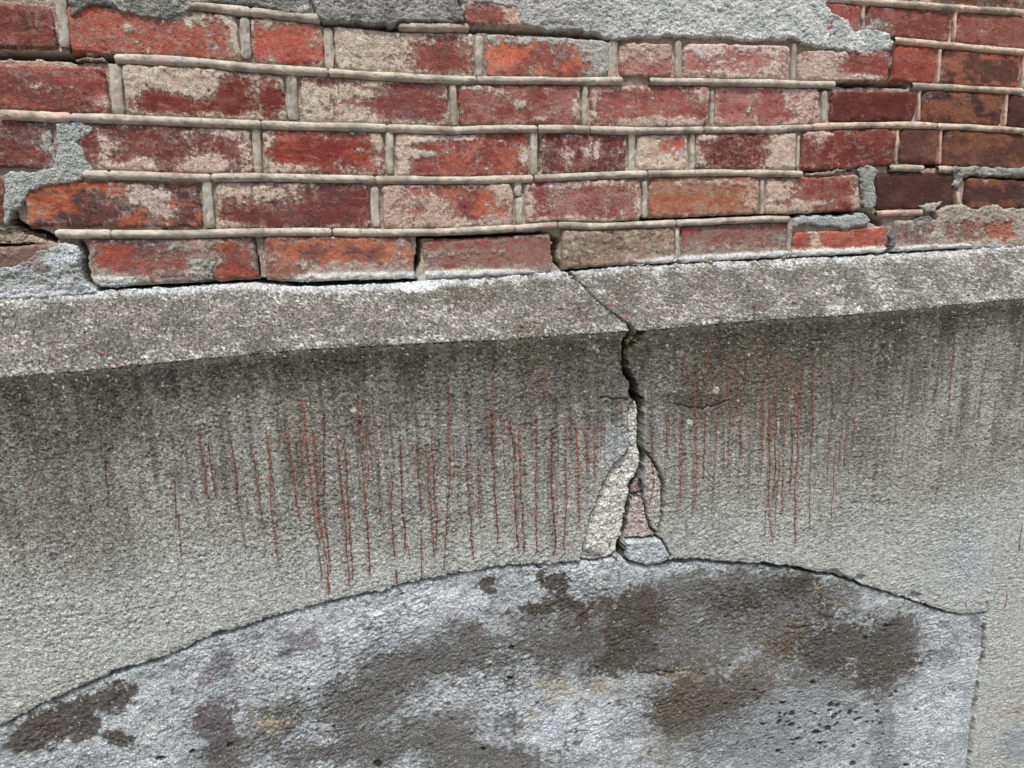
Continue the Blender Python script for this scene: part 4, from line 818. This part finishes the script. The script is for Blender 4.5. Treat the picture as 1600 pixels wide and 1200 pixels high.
# --- cement patches
GP, LG, DG, BE, WHp = (178,183,179), (178,182,178), (116,118,116), (180,170,154), (206,212,212)
PATCH = [  # label, polygon, thickness, colour A, colour B, roughness
 ('broad grey cement patch over the top courses', [(738,-60),(738,5),(765,8),(802,14),(812,36),(835,48),(900,50),(935,56),(958,66),(985,62),(1010,59),(1060,60),(1120,60),(1170,66),(1240,62),(1262,74),(1300,78),(1345,88),(1390,78),(1398,66),(1386,50),(1352,44),(1332,48),(1322,30),(1302,24),(1290,4),(1296,-8),(1300,-70)], .0045, (190,195,192), (222,226,222), 1.4),
 ('blue grey cement slab with a sharp lower edge', [(484,-60),(486,4),(493,22),(506,38),(560,39),(612,44),(625,38),(680,36),(728,38),(726,18),(712,4),(708,-60)], .0075, (166,168,164), (132,134,130), 1.5),
 ('dark rough cement along the top edge', [(104,-60),(110,30),(125,22),(140,11),(165,10),(190,20),(225,28),(262,33),(285,28),(300,12),(330,6),(400,10),(440,22),(484,24),(486,-60)], .004, (128,130,124), (176,178,170), 1.3),
 ('small pale cement dab beside the slab', [(712,-60),(714,2),(728,8),(760,6),(800,8),(830,24),(838,20),(835,-60)], .003, (190,184,172), GP, 1.1),
 ('grey patch beside the third course joint', [(88,192),(104,189),(128,190),(148,200),(140,212),(122,222),(134,236),(138,252),(150,264),(135,278),(120,284),(88,290),(70,292),(48,300),(42,314),(36,320),(22,330),(14,352),(6,352),(6,325),(8,300),(4,276),(14,266),(40,268),(84,262),(88,230)], .0035, (170,176,174), GP, 1.0),
 ('crumbling pale patch at the left end of the lowest course', [(-60,430),(0,420),(30,412),(52,402),(58,392),(88,382),(104,380),(124,384),(131,396),(129,420),(137,440),(148,452),(158,460),(60,466),(0,468),(-60,470)], .005, (166,170,166), (200,208,210), 1.8),
 ('whitish crust under the lowest left brick', [(139,424),(150,432),(180,434),(205,431),(214,434),(205,446),(185,449),(160,450),(147,444)], .0045, (196,200,198), GP, 1.5),
 ('rough grey lump on the lowest course', [(296,408),(306,402),(322,404),(338,410),(334,424),(336,438),(318,443),(300,441),(292,430)], .0045, (176,176,168), (130,126,118), 2.0),
 ('white mortar strip above the ledge gap', [(452,434),(490,428),(560,424),(618,424),(612,433),(600,436),(540,437),(470,441)], .0035, (224,228,228), WHp, .8),
 ('white mortar lip on the right lowest courses', [(982,412),(1020,405),(1100,402),(1160,396),(1238,392),(1236,401),(1160,404),(1080,409),(985,415)], .003, (216,220,220), WHp, 1.0),
 ('narrow white mortar lip left of the ledge leaf', [(1240,392),(1300,390),(1382,383),(1384,392),(1300,398),(1240,401)], .0024, (214,218,218), WHp, 1.0),
 ('grey vertical patch between dark bricks', [(1338,262),(1350,255),(1362,258),(1372,266),(1364,282),(1370,298),(1367,316),(1362,330),(1352,328),(1344,320),(1346,296),(1342,280)], .0035, (168,174,170), (150,154,148), 1.0),
 ('grey cement strip with wavy lower edge', [(1236,341),(1252,337),(1290,338),(1330,335),(1350,333),(1359,342),(1359,350),(1342,353),(1328,356),(1318,361),(1306,357),(1298,353),(1280,354),(1262,352),(1240,356)], .0045, (160,168,168), GP, .8),
 ('dark grey leaf shaped cement smear', [(1387,388),(1389,366),(1398,356),(1412,342),(1420,347),(1436,336),(1452,334),(1458,344),(1450,362),(1440,378),(1430,389)], .0035, (104,106,104), (132,132,126), 1.0),
 ('big rough cement smear at the right end', [(1432,389),(1442,376),(1452,360),(1460,342),(1458,330),(1472,322),(1490,319),(1512,322),(1528,326),(1540,320),(1552,318),(1566,326),(1582,324),(1640,330),(1640,384),(1560,388),(1530,388),(1500,391),(1476,386),(1466,390)], .0040, (168,158,144), (184,178,164), 1.5),
 ('grey flake over the pink joint', [(1432,322),(1448,318),(1468,314),(1472,316),(1464,324),(1452,332),(1440,332)], .005, (170,164,150), GP, .8),
 ('grey joint filling at the right edge', [(1482,260),(1500,259),(1560,261),(1640,262),(1640,276),(1590,278),(1560,277),(1508,276),(1500,286),(1496,297),(1486,292),(1490,278),(1482,268)], .004, (170,172,164), (140,140,132), 1.3),
 ('short beige mortar bit in the open joint', [(1256,271),(1290,266),(1322,262),(1326,268),(1300,273),(1258,276)], .0018, BE, (140,128,112), 1.0),
 ('small mortar crumb on the fourth joint', [(1214,197),(1220,194),(1226,196),(1227,204),(1218,206)], .006, (160,156,140), GP, 1.5),
 ('small mortar crumb below the fourth joint', [(547,205),(556,204),(558,212),(551,216),(546,211)], .006, (110,108,96), GP, 1.5),
 ('little mortar dab on a red brick', [(1164,174),(1170,165),(1174,170),(1172,180),(1166,180)], .0035, (176,170,156), GP, 1.2),
 ('ragged beige mortar in the hollow joint', [(118,92),(140,88),(160,88),(168,96),(140,98),(118,97)], .001, (176,160,136), (120,106,88), 1.5),
 ('brown crumbling mortar in the left hollow', [(-40,358),(20,356),(45,362),(72,366),(70,380),(20,382),(-40,380)], -.004, (120,108,80), (150,140,112), 1.6),
]
for i, (lb, P, th_, ca, cb, rg) in enumerate(PATCH):
    P = np.array(P, float); st = 1.7
    gu = np.arange(P[:, 0].min() - 5, P[:, 0].max() + 5, st); gv = np.arange(P[:, 1].min() - 5, P[:, 1].max() + 5, st)
    GU, GV = np.meshgrid(gu, gv); X, Z = on_plane(GU, GV)
    j1 = 4.0 * fbm(X * 55, Z * 55, 600 + i, 3) + 1.5 * fbm(X * 200, Z * 200, 601 + i, 2); j2 = 4.0 * fbm(X * 55, Z * 55, 620 + i, 3) + 1.5 * fbm(X * 200, Z * 200, 621 + i, 2)
    kk = .8 if (P[:, 0].max() - P[:, 0].min()) > 30 else .25
    d = poly_dist(GU + kk * j1, GV + kk * j2, P)
    hgt = th_ * ss(-0.6, 3.2, d) * (1 + .25 * fbm(X * 16, Z * 16, 640 + i, 3))
    f1 = fbm(X * 110 + Z * 60, Z * 170 - X * 60, 650, 4, .6); f2 = fbm(X * 300, Z * 300, 651, 2); f3 = fbm(X * 34, Z * 44, 652 + i, 3)
    Y = 0.0005 - hgt - (.0009 * f1 + .0004 * f2 + .0008 * f3) * rg - 0.0002
    Y = np.where(d < 0, 0.012, Y)
    keep = d > -1.4
    q = gridq(*GU.shape); q = q[keep.ravel()[q].all(1)]
    if not len(q): continue
    c = mixc(lin(ca), lin(cb), ss(-.4, .5, f3 + .3 * f1)); c = mixc(c, lin(DG) * .7, .5 * ss(.25, .8, f1 * .8 + f2 * .5 - .05) * min(rg, 1.2)); wn = np.random.RandomState(i).normal(0, 1, X.shape); Y = Y - .00032 * wn; c = c * np.clip(1 + .16 * f2 + .16 * wn + .15 * f1, .35, 1.8)[..., None]
    if 'big rough' in lb:
        rb = ss(.35, .6, poly_dist(GU + 2 * j1, GV + 2 * j2, [(1474,347),(1582,345),(1584,372),(1570,377),(1540,372),(1500,380),(1476,372)]) / 12 + .45 + .12 * f1)
        rcol = mixc(lin((140,86,78)), lin((180,96,70)), ss(1500, 1575, GU + 20 * f3)); c = mixc(c, rcol, .8 * rb * ss(-.5, .2, .5 - f1)); Y = Y + .0016 * rb * (d > 2)
        c = mixc(c, lin((208,212,210)), .85 * ss(379, 385, GV + 3 * f3))
    if 'crumbling pale' in lb:
        c = mixc(c, lin((126,104,90)), .8 * ss(.3, .8, blob(GU, GV, 35, 400, 45, 18) + blob(GU, GV, 70, 422, 14, 7) + .2 * f1)); c = mixc(c, lin((208,214,218)), .7 * ss(440, 456, GV + 6 * f3))
    if 'broad grey' in lb: c = mixc(c, lin((150,150,146)), .5 * ss(.0, .6, blob(GU, GV, 860, 30, 90, 40) + .3 * f3))
    idx = np.unique(q); rem = np.full(GU.size, -1, np.int64); rem[idx] = np.arange(len(idx))
    o = mk('cement_patch', np.stack([X, Y, Z], -1).reshape(-1, 3)[idx], rem[q], M_MORT, wall, {'col': c.reshape(-1, 3)[idx]})
    o['label'] = lb

# ================================================================== loose bits lying on the ledge
def ledge_pt(u, v):
    """point of the sloped ledge seen at pixel (u, v)"""
    best = None
    for a in np.linspace(0, 1, 200):
        X, Z = on_plane(u, v, -DP * a); zs = zlt(X) + (zno(X) - zlt(X)) * a
        e = abs(zs - Z)
        if best is None or e < best[0]: best = (e, float(X), -DP * a, float(zs), a)
    e, X, Y, Z, a = best
    r = nb + a * (nsl - 1); c = np.interp(X, xs, np.arange(nc))
    h = H[int(r), int(c)]
    return np.array([X, Y + nS[0] * h, Z + nS[1] * h])
def chip_obj(name, u, v, lu, lv, col, label, cat, group, seed, thick=.0008):
    col = tuple(.72 * q + .28 * 105 for q in col)
    rs = np.random.RandomState(seed); P = ledge_pt(u, v); m = 0.00082
    k = 9; an = np.arange(k) * 2 * np.pi / k; rr = rs.uniform(.65, 1.15, k)
    ex = np.array([1., 0, 0]); n = np.array([0, nS[0], nS[1]]); ey = np.cross(n, ex)
    rot = rs.uniform(-.5, .5)
    a = rr * np.cos(an) * lu * .5 * m; b = rr * np.sin(an) * lv * .6 * m
    a, b = a * np.cos(rot) - b * np.sin(rot), a * np.sin(rot) + b * np.cos(rot)
    bot = a[:, None] * ex + b[:, None] * ey - n * .0006
    top = .72 * (a[:, None] * ex + b[:, None] * ey) + n * (thick * rs.uniform(.7, 1.2, k))[:, None]
    V_ = np.concatenate([bot, top, [n * thick * 1.15]]); 
    f = [[j, (j + 1) % k, k + (j + 1) % k, k + j] for j in range(k)]; f2 = [[k + j, k + (j + 1) % k, 2 * k] for j in range(k)] + [list(range(k))[::-1]]
    cc = mixc(lin(col), lin(col) * .6, rs.rand(2 * k + 1) * .8)
    o = mk(name, V_, np.array(f), M_PAINT, None, {'col': cc}, smooth=False, extra=f2)
    o.location = P; prop(o, label=label, category=cat, group=group)
CH = [(876,482,13,6,(112,52,48),'dark red brick chip on the ledge left of the crack, nearest the bricks'),
 (905,481,9,6,(120,56,52),'small dark red chip on the ledge midway between the crack and another chip'),
 (952,477,10,7,(150,78,70),'rust coloured chip touching the left side of the ledge crack'),
 (976,498,12,7,(158,90,82),'pale pink brick chip beside the crack near the ledge edge'),
 (912,500,11,6,(146,80,74),'faint pinkish chip low on the ledge left of the crack'),
 (838,503,14,5,(134,76,70),'flat brownish chip on the ledge nearest its front edge'),
 (815,510,9,5,(92,46,42),'tiny dark maroon chip near the ledge front edge'),
 (1178,480,18,6,(96,46,46),'long dark maroon chip lying on the right part of the ledge'),
 (1241,475,13,7,(92,44,42),'dark chip pair shaped like a wedge on the right ledge'),
 (1362,413,6,5,(156,70,66),'small bright red chip close below the bricks on the right ledge'),
 (1352,460,7,5,(110,52,50),'small maroon chip mid way up the ledge at right'),
 (1513,461,13,6,(98,40,42),'dark red chip near the edge at the far right of the ledge'),
 (1522,453,9,4,(84,38,38),'thin dark splinter just above another red chip at the far right'),
 (1588,445,7,5,(88,38,38),'dark speck of brick at the right edge of the frame on the ledge'),
 (123,474,8,4,(164,110,100),'tiny pink chip on the left ledge just under the pale crust'),
 (200,501,6,5,(176,92,84),'single pinkish red chip in the middle of the left ledge'),
 (160,552,7,4,(182,104,94),'pink crumb near the front edge of the left ledge'),
 (187,570,6,4,(188,106,92),'pink crumb right at the front edge of the left ledge'),
 (541,429+80,6,4,(150,84,72),'faint reddish crumb on the middle left ledge'),
 (1048,478,7,4,(160,96,86),'pink crumb on the ledge just right of the crack')]
for i, (u, v, a, b, c, l) in enumerate(CH):
    chip_obj('brick_chip', u, v, a, b, c, l, 'brick chip', 'brick chips lying on the concrete ledge', 700 + i)
chip_obj('leaf_fragment', 1108, 408, 14, 6, (206,170,130), 'curled tan leaf scrap lying in the gap below the bricks', 'leaf', None, 801, .003)
chip_obj('leaf_fragment', 1222, 406, 12, 7, (176,158,112), 'yellowish dry plant scrap at the small dark notch under the bricks', 'leaf', None, 802, .003)
print('tris', sum(len(o.data.loops) - 2 * len(o.data.polygons) for o in bpy.data.objects if o.type == 'MESH'))
